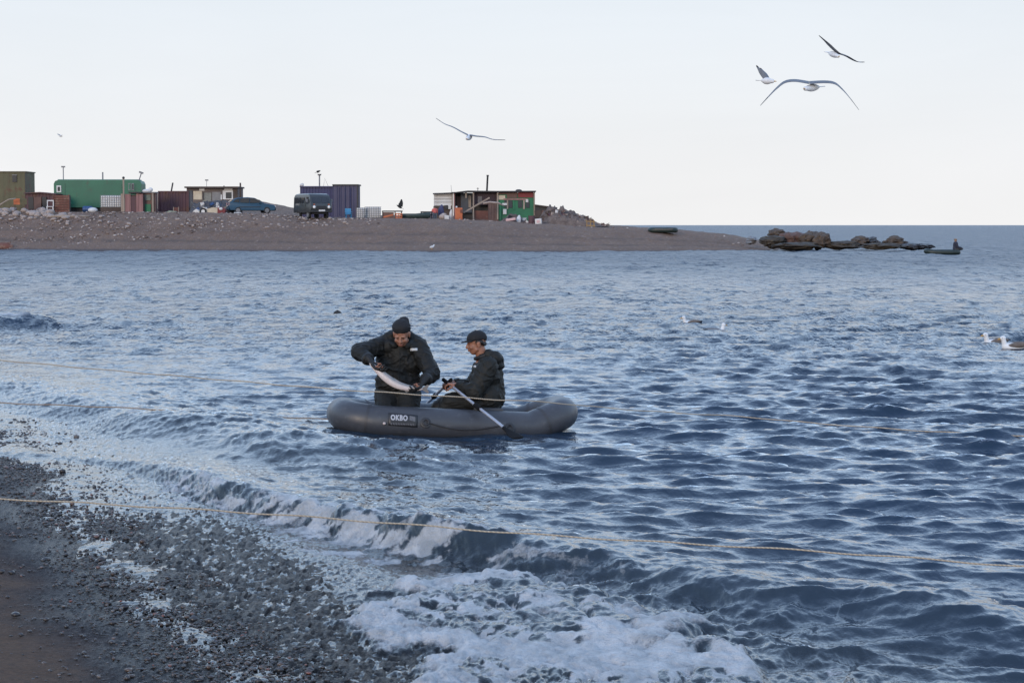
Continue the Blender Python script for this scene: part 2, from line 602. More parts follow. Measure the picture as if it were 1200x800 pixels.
# small ripples of the wet film and the inner shallows
shal = 1 - sstep(1.5, 5.0, sd_[near])
film = 1 - sstep(1.3, 2.2, sd_[near])
zz += shal * (1 - film) * (1 + .25 * sstep(12, 19, yn)) * ((fbm(xn * 11, yn * 8, 76, 4) - .5) * .032 + (fbm(xn * 26, yn * 16, 178, 3) - .5) * .014) + film * (fbm(xn * 24, yn * 13, 79, 4) - .5) * .016
Z[near] += zz; DX[near] += ddx; DY[near] += ddy
foam[near] = ff
# far swell lines
far = sstep(60, 150, GY)
mid = sstep(22, 80, GY)
Z += mid * (.10 * (fbm(GX * .42, GY * .16, 77, 4) - .5) * 2 + far * .10 * (fbm(GX * .30, GY * .5, 78, 3) - .5) * 2)
bz = bed_z(GX + DX, GY + DY)
# wet film: the sheet of water thins out over the gravel
zs = np.zeros(GX.shape); zs[near] = zz
film = sstep(.28, .62, sd_ + .25 * (fbm(GX * 1.7, GY * 1.7, 75, 3) - .5))
lvl = -.013 + .016 * np.exp(-((sd_ - .12) / .20) ** 2) + .0045 * film + .020 * sstep(1.0, 1.5, sd_) + .018 * sstep(4.6, 6.4, ss_) * sstep(0, .3, sd_) + .018 * (1 - film) * (fbm(GX * 5, GY * 3.2, 74, 4) - .5) + .022 * (1 - film) * (fbm(GX * 15, GY * 8, 174, 3) - .5) + .030 * film * (fbm(GX * 42, GY * 20, 176, 3) - .5) - .05 * sstep(.0, -.4, sd_)
film_w = sstep(1.0, 2.2, sd_)
Zf = bz + lvl + np.maximum(zs, 0)
Z = Zf * (1 - film_w) + np.maximum(Z, bz + .008) * film_w
depth = np.clip(Z - bz, 0, 3)
grd = GX + DX
water_m, nt, out = mat('sea_water')
fo = attr(nt, 'foam'); dp = attr(nt, 'depth')
geo = N(nt, 'ShaderNodeNewGeometry')
mp = N(nt, 'ShaderNodeMapping'); mp.inputs['Scale'].default_value = (1, .55, 1)
L(nt, geo.outputs['Position'], mp.inputs['Vector'])
r1 = tex_noise(nt, 9.0, 4, .55, mp.outputs[0], .3)
r2 = tex_noise(nt, 34.0, 3, .5, mp.outputs[0], .2)
bh = mth(nt, 'ADD', mth(nt, 'MULTIPLY', r1, .028), mth(nt, 'MULTIPLY', r2, .006))
bp = N(nt, 'ShaderNodeBump'); bp.inputs['Strength'].default_value = .55; bp.inputs['Distance'].default_value = 1.0
L(nt, bh, bp.inputs['Height'])
gl = N(nt, 'ShaderNodeBsdfAnisotropic'); gl.inputs['Roughness'].default_value = .08
gl.inputs['Color'].default_value = (1, 1, 1, 1)
L(nt, bp.outputs[0], gl.inputs['Normal'])
dif = N(nt, 'ShaderNodeBsdfDiffuse')
bodyc = mixc(nt, attr(nt, 'murk'), (.013, .030, .056), (.024, .036, .048))
L(nt, bodyc, dif.inputs['Color'])
tr = N(nt, 'ShaderNodeBsdfTransparent'); tr.inputs['Color'].default_value = (.80, .84, .82, 1)
op = ramp(nt, dp, [(0.0, .05), (.02, .10), (.10, .55), (.25, 1.0)])
body = N(nt, 'ShaderNodeMixShader'); L(nt, op, body.inputs[0]); L(nt, tr.outputs[0], body.inputs[1]); L(nt, dif.outputs[0], body.inputs[2])
fr = N(nt, 'ShaderNodeFresnel'); fr.inputs['IOR'].default_value = 1.333
L(nt, bp.outputs[0], fr.inputs['Normal'])
wat = N(nt, 'ShaderNodeMixShader'); L(nt, fr.outputs[0], wat.inputs[0]); L(nt, body.outputs[0], wat.inputs[1]); L(nt, gl.outputs[0], wat.inputs[2])
# open water far out: the chop is finer than the mesh there, so it turns into roughness
wp = N(nt, 'ShaderNodeBsdfPrincipled'); wp.inputs['Base Color'].default_value = (.013, .030, .056, 1); wp.inputs['IOR'].default_value = 1.333
L(nt, ramp(nt, attr(nt, 'open'), [(0, .08), (.5, .20), (1, .38)]), wp.inputs['Roughness'])
mp2 = N(nt, 'ShaderNodeMapping'); mp2.inputs['Scale'].default_value = (.85, .30, 1); L(nt, geo.outputs['Position'], mp2.inputs['Vector'])
mp3 = N(nt, 'ShaderNodeMapping'); mp3.inputs['Scale'].default_value = (.30, .055, 1); L(nt, geo.outputs['Position'], mp3.inputs['Vector'])
hb_ = mth(nt, 'ADD', mth(nt, 'MULTIPLY', tex_noise(nt, 1.0, 4, .6, mp2.outputs[0], .4), 1.15), mth(nt, 'MULTIPLY', tex_noise(nt, 1.0, 3, .6, mp3.outputs[0], .4), 3.2))
mp4 = N(nt, 'ShaderNodeMapping'); mp4.inputs['Scale'].default_value = (2.0, .8, 1); L(nt, geo.outputs['Position'], mp4.inputs['Vector'])
hb_ = mth(nt, 'ADD', mth(nt, 'MULTIPLY', hb_, attr(nt, 'open')), mth(nt, 'MULTIPLY', mth(nt, 'MULTIPLY', tex_noise(nt, 1.0, 4, .62, mp4.outputs[0], .5), attr(nt, 'midw')), .50))
bp2 = N(nt, 'ShaderNodeBump'); bp2.inputs['Distance'].default_value = 1.0; bp2.inputs['Strength'].default_value = .9
L(nt, hb_, bp2.inputs['Height']); L(nt, bp.outputs[0], bp2.inputs['Normal']); L(nt, bp2.outputs[0], wp.inputs['Normal'])
wmx = N(nt, 'ShaderNodeMixShader'); L(nt, mth(nt, 'MULTIPLY', attr(nt, 'midw'), 1.0, True), wmx.inputs[0]); L(nt, wat.outputs[0], wmx.inputs[1]); L(nt, wp.outputs[0], wmx.inputs[2])
wat = wmx
fn = mth(nt, 'ADD', mth(nt, 'MULTIPLY', tex_noise(nt, 26.0, 5, .65, mp.outputs[0], .6), .5), mth(nt, 'MULTIPLY', tex_noise(nt, 75.0, 4, .65, geo.outputs['Position'], .4), .5))
ffac = mth(nt, 'MULTIPLY', fo, mth(nt, 'ADD', mth(nt, 'MULTIPLY', fn, 2.2), -.05), True)
ffac = ramp(nt, ffac, [(.20, 0), (.46, .84), (.8, .97)])
fb = N(nt, 'ShaderNodeBsdfPrincipled'); L(nt, mixc(nt, ramp(nt, tex_noise(nt, 7.0, 5, .65, mp.outputs[0], .5), [(.36, 0), (.62, 1)]), (.33, .345, .36), (.56, .56, .565)), fb.inputs['Base Color']); fb.inputs['Roughness'].default_value = .55
fb.inputs['Subsurface Weight'].default_value = 0.0
fbp = N(nt, 'ShaderNodeBump'); fbp.inputs['Strength'].default_value = .8; fbp.inputs['Distance'].default_value = .03
L(nt, mth(nt, 'ADD', tex_noise(nt, 55.0, 5, .65, geo.outputs['Position']), mth(nt, 'MULTIPLY', tex_noise(nt, 16.0, 4, .6, geo.outputs['Position'], .6), 1.6)), fbp.inputs['Height']); L(nt, fbp.outputs[0], fb.inputs['Normal'])
fin = N(nt, 'ShaderNodeMixShader'); L(nt, ffac, fin.inputs[0]); L(nt, wat.outputs[0], fin.inputs[1]); L(nt, fb.outputs[0], fin.inputs[2])
L(nt, fin.outputs[0], out.inputs[0])
sea = grid_mesh('sea', GX + DX, GY + DY, Z, water_m, {'foam': foam, 'depth': depth, 'murk': murk, 'open': sstep(16, 120, GY), 'midw': sstep(14, 40, GY)})
tag(sea, 'choppy blue sea breaking in a small foaming wave on the beach', kind='structure')

def sea_z(x, y):
    """rough height of the rendered sea near (x, y)"""
    i = int(np.argmin(np.abs(rowsY - y)))
    h = .285 * rowsY[i] + 1.3
    j = int(np.clip(round((x / h + 1) / 2 * (ncol - 1)), 0, ncol - 1))
    return float(Z[i, j])

# ------------------------------------------------------------------ near beach and sea bed
bv = np.concatenate([np.arange(1500, 700, -8.0), np.arange(700, 150, -1.4), np.arange(150, 20, -4.0)])
bY = CAM_H * F / bv
bS = np.linspace(-1, 1, 900)
BY = np.repeat(bY[:, None], 900, 1)
BX = bS[None, :] * (.30 * BY + 2.2)
bd, bs = shore_d(BX, BY)
BZ = bed_z(BX, BY)
pw, pid = worley(BX * 38 + fbm(BX * 9, BY * 9, 201, 2), BY * 34, 202)
pw2, pid2 = worley(BX * 90, BY * 70, 203)
peb = sstep(-.85, -.30, bd + (fbm(BX * 1.8, BY * 1.8, 205, 4) - .5) * .7)
BZ = BZ + peb * (.014 * (1 - pw * 1.2) * (.4 + pid) + .006 * (1 - pw2) - .009) + (1 - peb) * .010 * (fbm(BX * 9, BY * 9, 206, 4) - .5) + .05 * (fbm(BX * .8, BY * .8, 207, 3) - .5) * sstep(-.2, -1.2, bd)
wet = sstep(-.60, -.12, bd + (fbm(BX * 1.6, BY * 1.6, 208, 4) - .5) * .6)
BZ = BZ + sstep(.10, .4, bd) * .046 * (fbm(BX * 36, BY * 17, 209, 3) - .55)
beach_m, nt, out = mat('beach_gravel')
geo = N(nt, 'ShaderNodeNewGeometry')
pos = geo.outputs['Position']
vo = N(nt, 'ShaderNodeTexVoronoi'); vo.inputs['Scale'].default_value = 42; L(nt, pos, vo.inputs['Vector'])
stone = ramp(nt, mth(nt, 'FRACT', mth(nt, 'MULTIPLY', attr(nt, 'pid'), 7.31)), [(0, (.034, .030, .036)), (.35, (.060, .050, .056)), (.6, (.085, .064, .060)), (.8, (.040, .038, .050)), (.93, (.13, .10, .095)), (1, (.16, .15, .16))])
gr = tex_noise(nt, 190, 4, .7, pos)
sand = mixc(nt, ramp(nt, gr, [(.3, 0), (.7, 1)]), (.13, .072, .042), (.28, .160, .096))
patch = ramp(nt, tex_noise(nt, 2.3, 4, .6, pos), [(.3, 0), (.7, 1)])
sand = mixc(nt, mth(nt, 'MULTIPLY', patch, .6), sand, (.14, .075, .042))
col = mixc(nt, attr(nt, 'peb'), sand, stone)
vcs = N(nt, 'ShaderNodeSeparateColor'); L(nt, vo.outputs['Color'], vcs.inputs[0])
col = mixc(nt, mth(nt, 'MULTIPLY', vcs.outputs[0], .45), col, (.028, .025, .027))
wetc = N(nt, 'ShaderNodeHueSaturation'); wetc.inputs['Value'].default_value = .30; wetc.inputs['Saturation'].default_value = .8; L(nt, col, wetc.inputs['Color'])
col = mixc(nt, attr(nt, 'wet'), col, wetc.outputs[0])
b = N(nt, 'ShaderNodeBsdfPrincipled'); L(nt, col, b.inputs['Base Color']); b.inputs['Specular IOR Level'].default_value = .32
L(nt, ramp(nt, attr(nt, 'wet'), [(0, .85), (1, .30)]), b.inputs['Roughness'])
bp = N(nt, 'ShaderNodeBump'); bp.inputs['Strength'].default_value = 1.0; bp.inputs['Distance'].default_value = .03
L(nt, mth(nt, 'ADD', gr, mth(nt, 'MULTIPLY', vo.outputs['Distance'], -.8)), bp.inputs['Height']); L(nt, bp.outputs[0], b.inputs['Normal'])
L(nt, b.outputs[0], out.inputs[0])
beach = grid_mesh('beach', BX, BY, BZ, beach_m, {'wet': wet, 'peb': peb, 'pid': pid})
tag(beach, 'dark wet gravel beach with brown sand', kind='structure')
# wide ground: the beach goes on behind the camera and to both sides
def ground_patch(name, x0, x1, y0, y1, n=30):
    xs, ys = np.meshgrid(np.linspace(x0, x1, n), np.linspace(y0, y1, n))
    return grid_mesh(name, xs, ys, np.minimum(bed_z(xs, ys), 2.2) - .03, beach_m, {'wet': xs * 0, 'peb': xs * 0 + .4, 'pid': vnoise(xs * 30, ys * 30, 4)})
g = ground_patch('beach_ground', -60, 20, -60, 3.25, 60); tag(g, 'beach ground', kind='structure')
g = ground_patch('beach_ground', -60, -7.1, 3.2, 60, 60); tag(g, 'beach ground', kind='structure')

# ------------------------------------------------------------------ loose pebbles along the swash line
def stone_mesh(seed, sub=1):
    bm = bmesh.new()
    bmesh.ops.create_icosphere(bm, subdivisions=sub, radius=1)
    for v in bm.verts:
        f = 1 + .35 * mnoise.noise(v.co * 1.1 + Vector((seed * 3.7, seed, 0))) + .12 * mnoise.noise(v.co * 2.7 + Vector((seed, 0, seed * 1.3)))
        v.co *= f
    vs = np.array([v.co[:] for v in bm.verts]); fs = np.array([[v.index for v in f.verts] for f in bm.faces])
    bm.free()
    return vs, fs

protos = [stone_mesh(i, 1) for i in range(8)]
def scatter_stones(name, P, size, m, protos=protos):
    V, Fc, C = [], [], []
    off = 0
    for i in range(len(P)):
        vs, fs = protos[i % len(protos)]
        a = RNG.uniform(0, 6.28); ca, sa = math.cos(a), math.sin(a)
        sc = size[i] * np.array([RNG.uniform(.8, 1.35), RNG.uniform(.7, 1.1), RNG.uniform(.45, .8)])
        w = vs * sc
        w = np.stack([w[:, 0] * ca - w[:, 1] * sa, w[:, 0] * sa + w[:, 1] * ca, w[:, 2]], 1) + P[i]
        V.append(w); Fc.append(fs + off); off += len(vs)
        C.append(np.full(len(vs), RNG.random()))
    V = np.concatenate(V).astype(np.float32); Fc = np.concatenate(Fc).astype(np.int32); C = np.concatenate(C).astype(np.float32)
    me = bpy.data.meshes.new(name)
    me.vertices.add(len(V)); me.vertices.foreach_set('co', V.ravel())
    me.loops.add(Fc.size); me.loops.foreach_set('vertex_index', Fc.ravel())
    me.polygons.add(len(Fc)); me.polygons.foreach_set('loop_start', np.arange(0, Fc.size, 3, dtype=np.int32))
    me.polygons.foreach_set('use_smooth', np.ones(len(Fc), bool))
    me.update(calc_edges=True)
    at = me.attributes.new('shade', 'FLOAT', 'POINT'); at.data.foreach_set('value', C)
    o = bpy.data.objects.new(name, me); COL.objects.link(o); me.materials.append(m)
    return o

peb_m, nt, out = mat('wet_pebble')
sh = attr(nt, 'shade')
pc = ramp(nt, sh, [(0, (.016, .015, .018)), (.3, (.035, .031, .033)), (.55, (.055, .046, .044)), (.75, (.030, .033, .040)), (.88, (.085, .055, .042)), (.96, (.14, .12, .11)), (1, (.19, .05, .03))])
b = N(nt, 'ShaderNodeBsdfPrincipled')
L(nt, mixc(nt, mth(nt, 'MULTIPLY', tex_noise(nt, 90, 3), .5), pc, (.03, .028, .03)), b.inputs['Base Color'])
b.inputs['Roughness'].default_value = .28
L(nt, b.outputs[0], out.inputs[0])
npb = 20000
s_ = RNG.uniform(-2.5, 13, npb) ** 1.0
dd = np.concatenate([RNG.normal(.02, .28, npb * 2 // 3), RNG.uniform(-1.2, 1.0, npb - npb * 2 // 3)])
px_ = SH0[0] + SHT[0] * s_ + SHN[0] * dd; py_ = SH0[1] + SHT[1] * s_ + SHN[1] * dd
d2, _ = shore_d(px_, py_)
clump = fbm(px_ * 2.2, py_ * 2.2, 301, 3)
keep = (clump - .35 * sstep(.35, .75, d2) + RNG.uniform(-.2, .2, npb) > .42) & (d2 < 1.8) & (d2 > -1.7)
px_, py_, d2 = px_[keep], py_[keep], d2[keep]
sz = np.clip(RNG.lognormal(math.log(.0074), .42, len(px_)), .006, .042) * np.where(d2 > .9, .75, 1)
pz_ = bed_z(px_, py_) + sz * RNG.uniform(.0, .45, len(px_)) + .006
pb = scatter_stones('pebbles', np.stack([px_, py_, pz_], 1), sz, peb_m)
tag(pb, 'wet dark pebbles strewn along the waterline', kind='stuff')
# ------------------------------------------------------------------ the spit across the water
_cp = np.array([(-700, 244), (-300, 245), (0, 247.5), (100, 248.5), (200, 249.5), (270, 250.8), (320, 251.5), (345, 253.5), (362, 256.5), (440, 257), (520, 257.5), (560, 259), (620, 262.3), (660, 264.3), (700, 266.5), (760, 268.8), (800, 271.5), (850, 277), (880, 283), (905, 288), (930, 291.3), (965, 294.5)], float)
_fp = np.array([(-700, 291), (0, 292.8), (250, 294), (500, 295), (700, 294.6), (850, 293.6), (930, 292.6), (965, 291.0)], float)
def spit_prof(x, y):
    px = 600 + x / np.maximum(y, 1) * F
    yf = CAM_H * F / (np.interp(px, _fp[:, 0], _fp[:, 1]) - 263.8)
    run = np.interp(px, [0, 640, 860, 965], [14, 14, 12, 10])
    zc = CAM_H - (np.interp(px, _cp[:, 0], _cp[:, 1]) - 263.8) * (yf + run) / F
    v = (y - yf) / run
    t = np.clip(v, 0, 1)
    prof = .30 * t + .70 * t * t * (3 - 2 * t)
    z = zc * prof + np.where(v > 1, .012 * (v - 1) * run, 0) * sstep(800, 600, px)
    z = np.where(v < 0, v * run * .10, z)
    tip = sstep(985, 945, px)
    z = z * tip - .6 * (1 - tip)
    back = sstep(212, 250, y)
    z = z * (1 - back) - 1.5 * back
    # low rise behind the car park
    z = z + 1.15 * np.exp(-((px - 285) / 75) ** 2) * np.exp(-((y - 203) / 7) ** 2)
    return z, v, px
def spit_z(x, y):
    z, v, p = spit_prof(np.array([float(x)]), np.array([float(y)]))
    return float(z[0])

sx_ = np.linspace(-95, 34, 620)
sy_ = np.concatenate([np.linspace(150, 184, 170), np.linspace(184.6, 255, 60)])
SX, SY = np.meshgrid(sx_, sy_)
SZ, SV, SP = spit_prof(SX, SY)
lump = (fbm(SX * .55, SY * .35, 401, 4) - .5)
SZ = SZ + lump * .28 * sstep(.05, .5, SV) * sstep(950, 850, SP) + .10 * (fbm(SX * 2.1, SY * 1.2, 402, 3) - .5) * sstep(.1, .4, SV) * sstep(960, 900, SP)
SZ = SZ + .10 * np.exp(-((SV - .16) / .07) ** 2) * sstep(960, 850, SP)      # small storm berm
spit_m, nt, out = mat('spit_gravel')
geo = N(nt, 'ShaderNodeNewGeometry'); pos = geo.outputs['Position']
mp = N(nt, 'ShaderNodeMapping'); mp.inputs['Scale'].default_value = (1, .5, 1.6); L(nt, pos, mp.inputs['Vector'])
c = mixc(nt, ramp(nt, tex_noise(nt, .35, 5, .6, mp.outputs[0]), [(.3, 0), (.7, 1)]), (.205, .120, .074), (.135, .078, .049))
c = mixc(nt, ramp(nt, tex_noise(nt, 6.5, 4, .8, pos), [(.48, 0), (.60, .55)]), c, (.27, .19, .145))
c = mixc(nt, ramp(nt, tex_noise(nt, 3.2, 4, .7, mp.outputs[0]), [(.45, 0), (.70, .8)]), c, (.13, .088, .078))
c = mixc(nt, ramp(nt, tex_noise(nt, 2.3, 3, .65, pos), [(.60, 0), (.70, .45)]), c, (.40, .31, .26))
sv_wet = attr(nt, 'wet')
c = mixc(nt, mth(nt, 'MULTIPLY', attr(nt, 'tide'), ramp(nt, tex_noise(nt, 1.1, 5, .7, pos), [(.40, 0), (.60, .75)])), c, (.055, .042, .036))
c = mixc(nt, sv_wet, c, (.07, .052, .050))
b = N(nt, 'ShaderNodeBsdfPrincipled'); L(nt, c, b.inputs['Base Color']); b.inputs['Roughness'].default_value = .85
bp = N(nt, 'ShaderNodeBump'); bp.inputs['Strength'].default_value = 1.0; bp.inputs['Distance'].default_value = .25
L(nt, tex_noise(nt, 4.0, 5, .7, pos), bp.inputs['Height']); L(nt, bp.outputs[0], b.inputs['Normal'])
L(nt, b.outputs[0], out.inputs[0])
spit = grid_mesh('spit_ground', SX, SY, SZ, spit_m, {'wet': sstep(.10, .02, SV + .03 * lump), 'tide': np.exp(-((SV + .05 * lump - .30) / .030) ** 2) + .7 * np.exp(-((SV + .06 * lump - .52) / .035) ** 2)})
tag(spit, 'brown gravel spit across the water', kind='structure')

class Spot:
    """local frame of a thing standing on the spit: x to the right, z up, metres"""
    def __init__(s, pxc, Y, sink=.06):
        s.pxc, s.Y = pxc, Y
        s.X = PY(pxc, 264, Y).x
        s.Z = spit_z(s.X, Y) - sink
        s.k = Y / F
        s.loc = (s.X, Y, s.Z)
    def x(s, px): return (px - s.pxc) * s.k
    def z(s, py): return PY(s.pxc, py, s.Y).z - s.Z

def corrugated(mb, x0, x1, y0, y1, z0, z1, pitch=.28, dep=.045):
    """box whose four walls are corrugated"""
    pts = []
    def run(ax, ay, bx, by, nx, ny):
        ln = math.hypot(bx - ax, by - ay); n = max(2, int(ln / pitch))
        for i in range(n):
            for f, o in ((0, 0), (.25, 1), (.5, 1), (.75, 0)):
                t = (i + f) / n
                pts.append((ax + (bx - ax) * t - nx * dep * o, ay + (by - ay) * t - ny * dep * o))
    run(x0, y0, x1, y0, 0, -1); run(x1, y0, x1, y1, 1, 0); run(x1, y1, x0, y1, 0, 1); run(x0, y1, x0, y0, -1, 0)
    mb.prism(pts, 'z', z0, z1)

# paints
M_olive = paint('olive_paint', (.105, .098, .052), (.075, .068, .038), .7, rust=(.10, .05, .03), rust_amt=.25, scale=.8)
M_green = paint('green_paint', (.010, .125, .070), (.008, .085, .052), .5, scale=.5, rust=(.035, .060, .045), rust_amt=.12)
M_navy = paint('navy_paint', (.034, .036, .110), (.028, .028, .075), .55, scale=.6, rust=(.06, .035, .035), rust_amt=.15)
M_maroon = paint('maroon_paint', (.085, .035, .045), (.060, .028, .036), .65, scale=.7, rust=(.09, .04, .025), rust_amt=.3)
M_rustred = paint('rust_red', (.16, .060, .042), (.11, .045, .036), .8, scale=1.2, rust=(.20, .12, .09), rust_amt=.3)
M_wood = paint('weathered_wood', (.33, .27, .22), (.22, .175, .145), .85, scale=2.0, stretch=(1, 1, .25))
M_wooddark = paint('dark_wood', (.085, .060, .050), (.05, .038, .035), .85, scale=2.0)
M_pink = paint('faded_pink_boards', (.30, .165, .155), (.20, .10, .10), .8, scale=1.4, stretch=(3, 3, .3))
M_white = paint('dirty_white', (.62, .61, .60), (.48, .46, .45), .6, scale=1.2)
M_grey = paint('grey_metal', (.20, .20, .21), (.13, .13, .14), .55, scale=2.0)
M_dark = paint('dark_metal', (.028, .027, .030), (.018, .017, .020), .6, scale=2.0)
M_black = paint('black_rubber', (.012, .012, .013), (.018, .018, .018), .7, scale=5)
M_glass = paint('dark_glass', (.02, .024, .03), (.03, .034, .042), .08, scale=2)
M_orange = paint('orange_plastic', (.48, .13, .045), (.36, .09, .035), .5, scale=2)
M_brick = paint('brown_board', (.15, .085, .070), (.10, .058, .05), .8, scale=1.5)
M_red = paint('red_board', (.21, .030, .034), (.15, .026, .028), .7, scale=1.5)
M_cabin = paint('cabin_green', (.020, .160, .075), (.016, .11, .055), .65, scale=1.0)
M_tarp = paint('blue_grey_tarp', (.055, .065, .085), (.035, .04, .055), .6, scale=1.2)
M_cream = paint('cream_paint', (.52, .45, .34), (.40, .33, .25), .5, scale=2)
M_plast = paint('milky_plastic', (.58, .59, .60), (.48, .49, .52), .45, scale=2)
M_stone = paint('pale_stone', (.40, .33, .295), (.22, .175, .155), .85, scale=2.5, bump=.5, bscale=8)
M_stoned = paint('brown_stone', (.090, .064, .047), (.042, .033, .029), .85, scale=1.4, bump=.8, bscale=6, rust=(.15, .095, .05), rust_amt=.15)
M_lightblue = paint('light_blue_plastic', (.10, .34, .50), (.08, .26, .40), .5, scale=2)
M_blueplast = paint('blue_plastic', (.02, .07, .20), (.02, .05, .14), .5, scale=2)

# --- olive hut at the left edge
s = Spot(0, 184)
hut = empty('metal_hut', s.loc, R(-1), 'tall olive green metal hut with a small dark window left of the green wagon', 'hut')
m = MB(); z0, z1 = 0, s.z(202)
corrugated(m, s.x(-62), s.x(31), 0, 3.2, z0 + .0, z1, .5, .018)
m.build('wall', M_olive, hut)
MB().box((s.x(-15.5), 1.6, z1 + .05), (s.x(32) - s.x(-63), 3.4, .10), bev=.02).build('roof', paint('olive_roof', (.13, .115, .075), None, .7), hut)
w = MB().box((s.x(18), -.03, s.z(209.5)), (.42, .06, .62)).build('window', M_glass, hut)
MB().box((s.x(18), -.05, s.z(205.2)), (.46, .07, .06)).build('lintel', M_grey, w)
MB().box((s.x(31) - .02, -.03, (z0 + z1) / 2), (.06, .08, z1 - z0 - .02)).build('corner_post', M_dark, hut)

# --- leaning pale pipe and the orange sign board below the hut
s = Spot(8, 176)
o = MB().tube([(s.x(-8), -.2, s.z(246)), (s.x(2), 0, s.z(239)), (s.x(10), .1, s.z(234)), (s.x(18), .2, s.z(232.8))], .06, 8).build('bent_pipe', M_wood, None, True)
o.location = s.loc; tag(o, 'long pale bent pipe leaning up beside the orange board', 'pipe')
s = Spot(24, 177)
o = empty('board', s.loc, 0, 'orange and olive painted board propped under the olive hut', 'board')
MB().box((s.x(20), 0, s.z(236.3)), (.55, .05, .52), RX(6)).build('orange_panel', M_orange, o)
MB().box((s.x(28), 0.02, s.z(236.3)), (.58, .05, .5), RX(6)).build('olive_panel', M_olive, o)
for q in (17.5, 31): MB().box((s.x(q), .06, s.z(240)), (.05, .05, 1.1)).build('post', M_wooddark, o)

# --- low dark scrap shed
s = Spot(48, 180)
o = empty('scrap_shed', s.loc, 0, 'low dark maroon scrap shed between the olive hut and the rusty crate', 'shed')
m = MB(); corrugated(m, s.x(30), s.x(66), 0, 2.4, 0, s.z(227), .3, .03); m.build('wall', M_maroon, o)
MB().prism([(s.x(29), s.z(226)), (s.x(48), s.z(225)), (s.x(67), s.z(227)), (s.x(67), s.z(228)), (s.x(48), s.z(226.4)), (s.x(29), s.z(227.2))], 'y', -.25, 2.6).build('roof', M_maroon, o)
for q, w_ in ((37, .5), (45, .8), (52, .45)):
    MB().box((s.x(q), -.05, s.z(238)), (w_, .08, 1.1), RY(random.uniform(-4, 4))).build('plank_panel', [M_brick, M_dark, M_wooddark][int(q) % 3], o)
# --- white frame (chair)
s = Spot(59, 177.5)
o = empty('white_chair', s.loc, R(8), 'white plastic garden chair standing before the dark scrap shed', 'chair')
h = s.z(235)
for q in (-.26, .26):
    for yy in (-.22, .24):
        MB().box((q, yy, .25), (.07, .07, .5)).build('leg', M_white, o)
MB().box((0, 0, .50), (.6, .55, .06), bev=.01).build('seat', M_white, o)
m = MB(); m.box((-.26, .27, .78), (.08, .06, .55)); m.box((.26, .27, .78), (.08, .06, .55)); m.box((0, .27, 1.04), (.6, .065, .1)); m.build('backrest', M_white, o)
# --- rusty slatted crate
s = Spot(72, 178)
o = empty('rusty_crate', s.loc, R(4), 'big rusty red slatted crate left of the green wagon', 'crate')
w_, h = s.x(82) - s.x(64), s.z(228.5)
MB().box((0, .7, h / 2), (w_ - .08, 1.3, h - .05)).build('core', M_wooddark, o)
for i in range(7):
    MB().box((0, .02, h * (i + .5) / 7), (w_, .07, h / 7 * .78)).build('slat', M_rustred, o)
for q in (-w_ / 2, w_ / 2): MB().box((q, 0.0, h / 2), (.08, .14, h + .06)).build('post', M_rustred, o)

# --- green wagon
s = Spot(115, 183)
o = empty('green_wagon', s.loc, R(1.5), 'long bright green wagon body with rounded roof and flue pipes', 'wagon')
x0, x1, z0, z1 = s.x(64), s.x(166), .45, s.z(211)
m = MB()
m.prism([(x0, z0), (x1, z0), (x1, z1 - .35), (x1 - .12, z1 - .1), (x1 - .4, z1), (x0 + .4, z1), (x0 + .12, z1 - .1), (x0, z1 - .35)], 'y', 0, 2.4)
m.build('body', M_green, o)
MB().box(((x0 + x1) / 2, 1.2, z1 + .03), (x1 - x0 - .7, 2.3, .06)).build('roof', paint('faded_green_roof', (.10, .22, .22), (.07, .17, .16), .5), o)
MB().box(((x0 + x1) / 2, 1.2, .25), (x1 - x0 - 1.2, 1.6, .5)).build('chassis', M_dark, o)
for q in (77, 143, 159): MB().box((s.x(q), -.012, (z0 + z1) / 2 - .1), (.06, .03, z1 - z0 - .5)).build('seam', paint('green_seam', (.010, .10, .065), None, .5), o)
f = MB().box((s.x(70), -.03, s.z(221.5)), (.42, .06, .62)).build('window', M_white, o); MB().box((s.x(70), -.065, s.z(221.5)), (.22, .02, .40)).build('pane', M_glass, f)
for q in (152, 156):
    f = MB().box((s.x(q), -.03, s.z(219)), (.22, .05, .65)).build('window', M_grey, o); MB().box((s.x(q), -.06, s.z(219)), (.12, .02, .5)).build('pane', M_green if q == 152 else M_glass, f)
MB().tube([(s.x(73), .9, z1 - .05), (s.x(73), .9, s.z(196))], .045, 8).build('flue_pipe', M_grey, o)
MB().box((s.x(73), .9, s.z(195.2)), (.34, .16, .13)).build('flue_cap', M_grey, o)
MB().tube([(s.x(119), .9, z1 - .05), (s.x(119), .9, s.z(201.5))], .065, 8).build('flue_pipe', M_grey, o)
MB().tube([(s.x(161), .9, z1 - .1), (s.x(164), .9, s.z(203))], .05, 8).build('flue_pipe', M_grey, o)
MB().box((s.x(164), .9, s.z(202)), (.40, .18, .16), RY(20)).build('flue_cap', M_grey, o)

# --- blue barrel, white caged tank
s = Spot(103, 179)
o = empty('blue_barrel', s.loc, 0, 'blue plastic barrel lying under the green wagon', 'barrel')
MB().tube([(-.42, 0, .30), (-.38, 0, .30), (.38, 0, .30), (.42, 0, .30)], [.24, .28, .28, .24], 14).build('body', M_blueplast, o, True, auto=40)
for q in (-.2, .2): MB().tube([(q - .03, 0, .30), (q + .03, 0, .30)], .297, 14).build('hoop', M_blueplast, o)
s = Spot(109, 178.5)
o = MB().ball((0, 0, .22), (.45, .3, .24)).build('sack', M_plast, None, True, loc=s.loc); tag(o, 'pale full sack beside the blue barrel', 'sack')

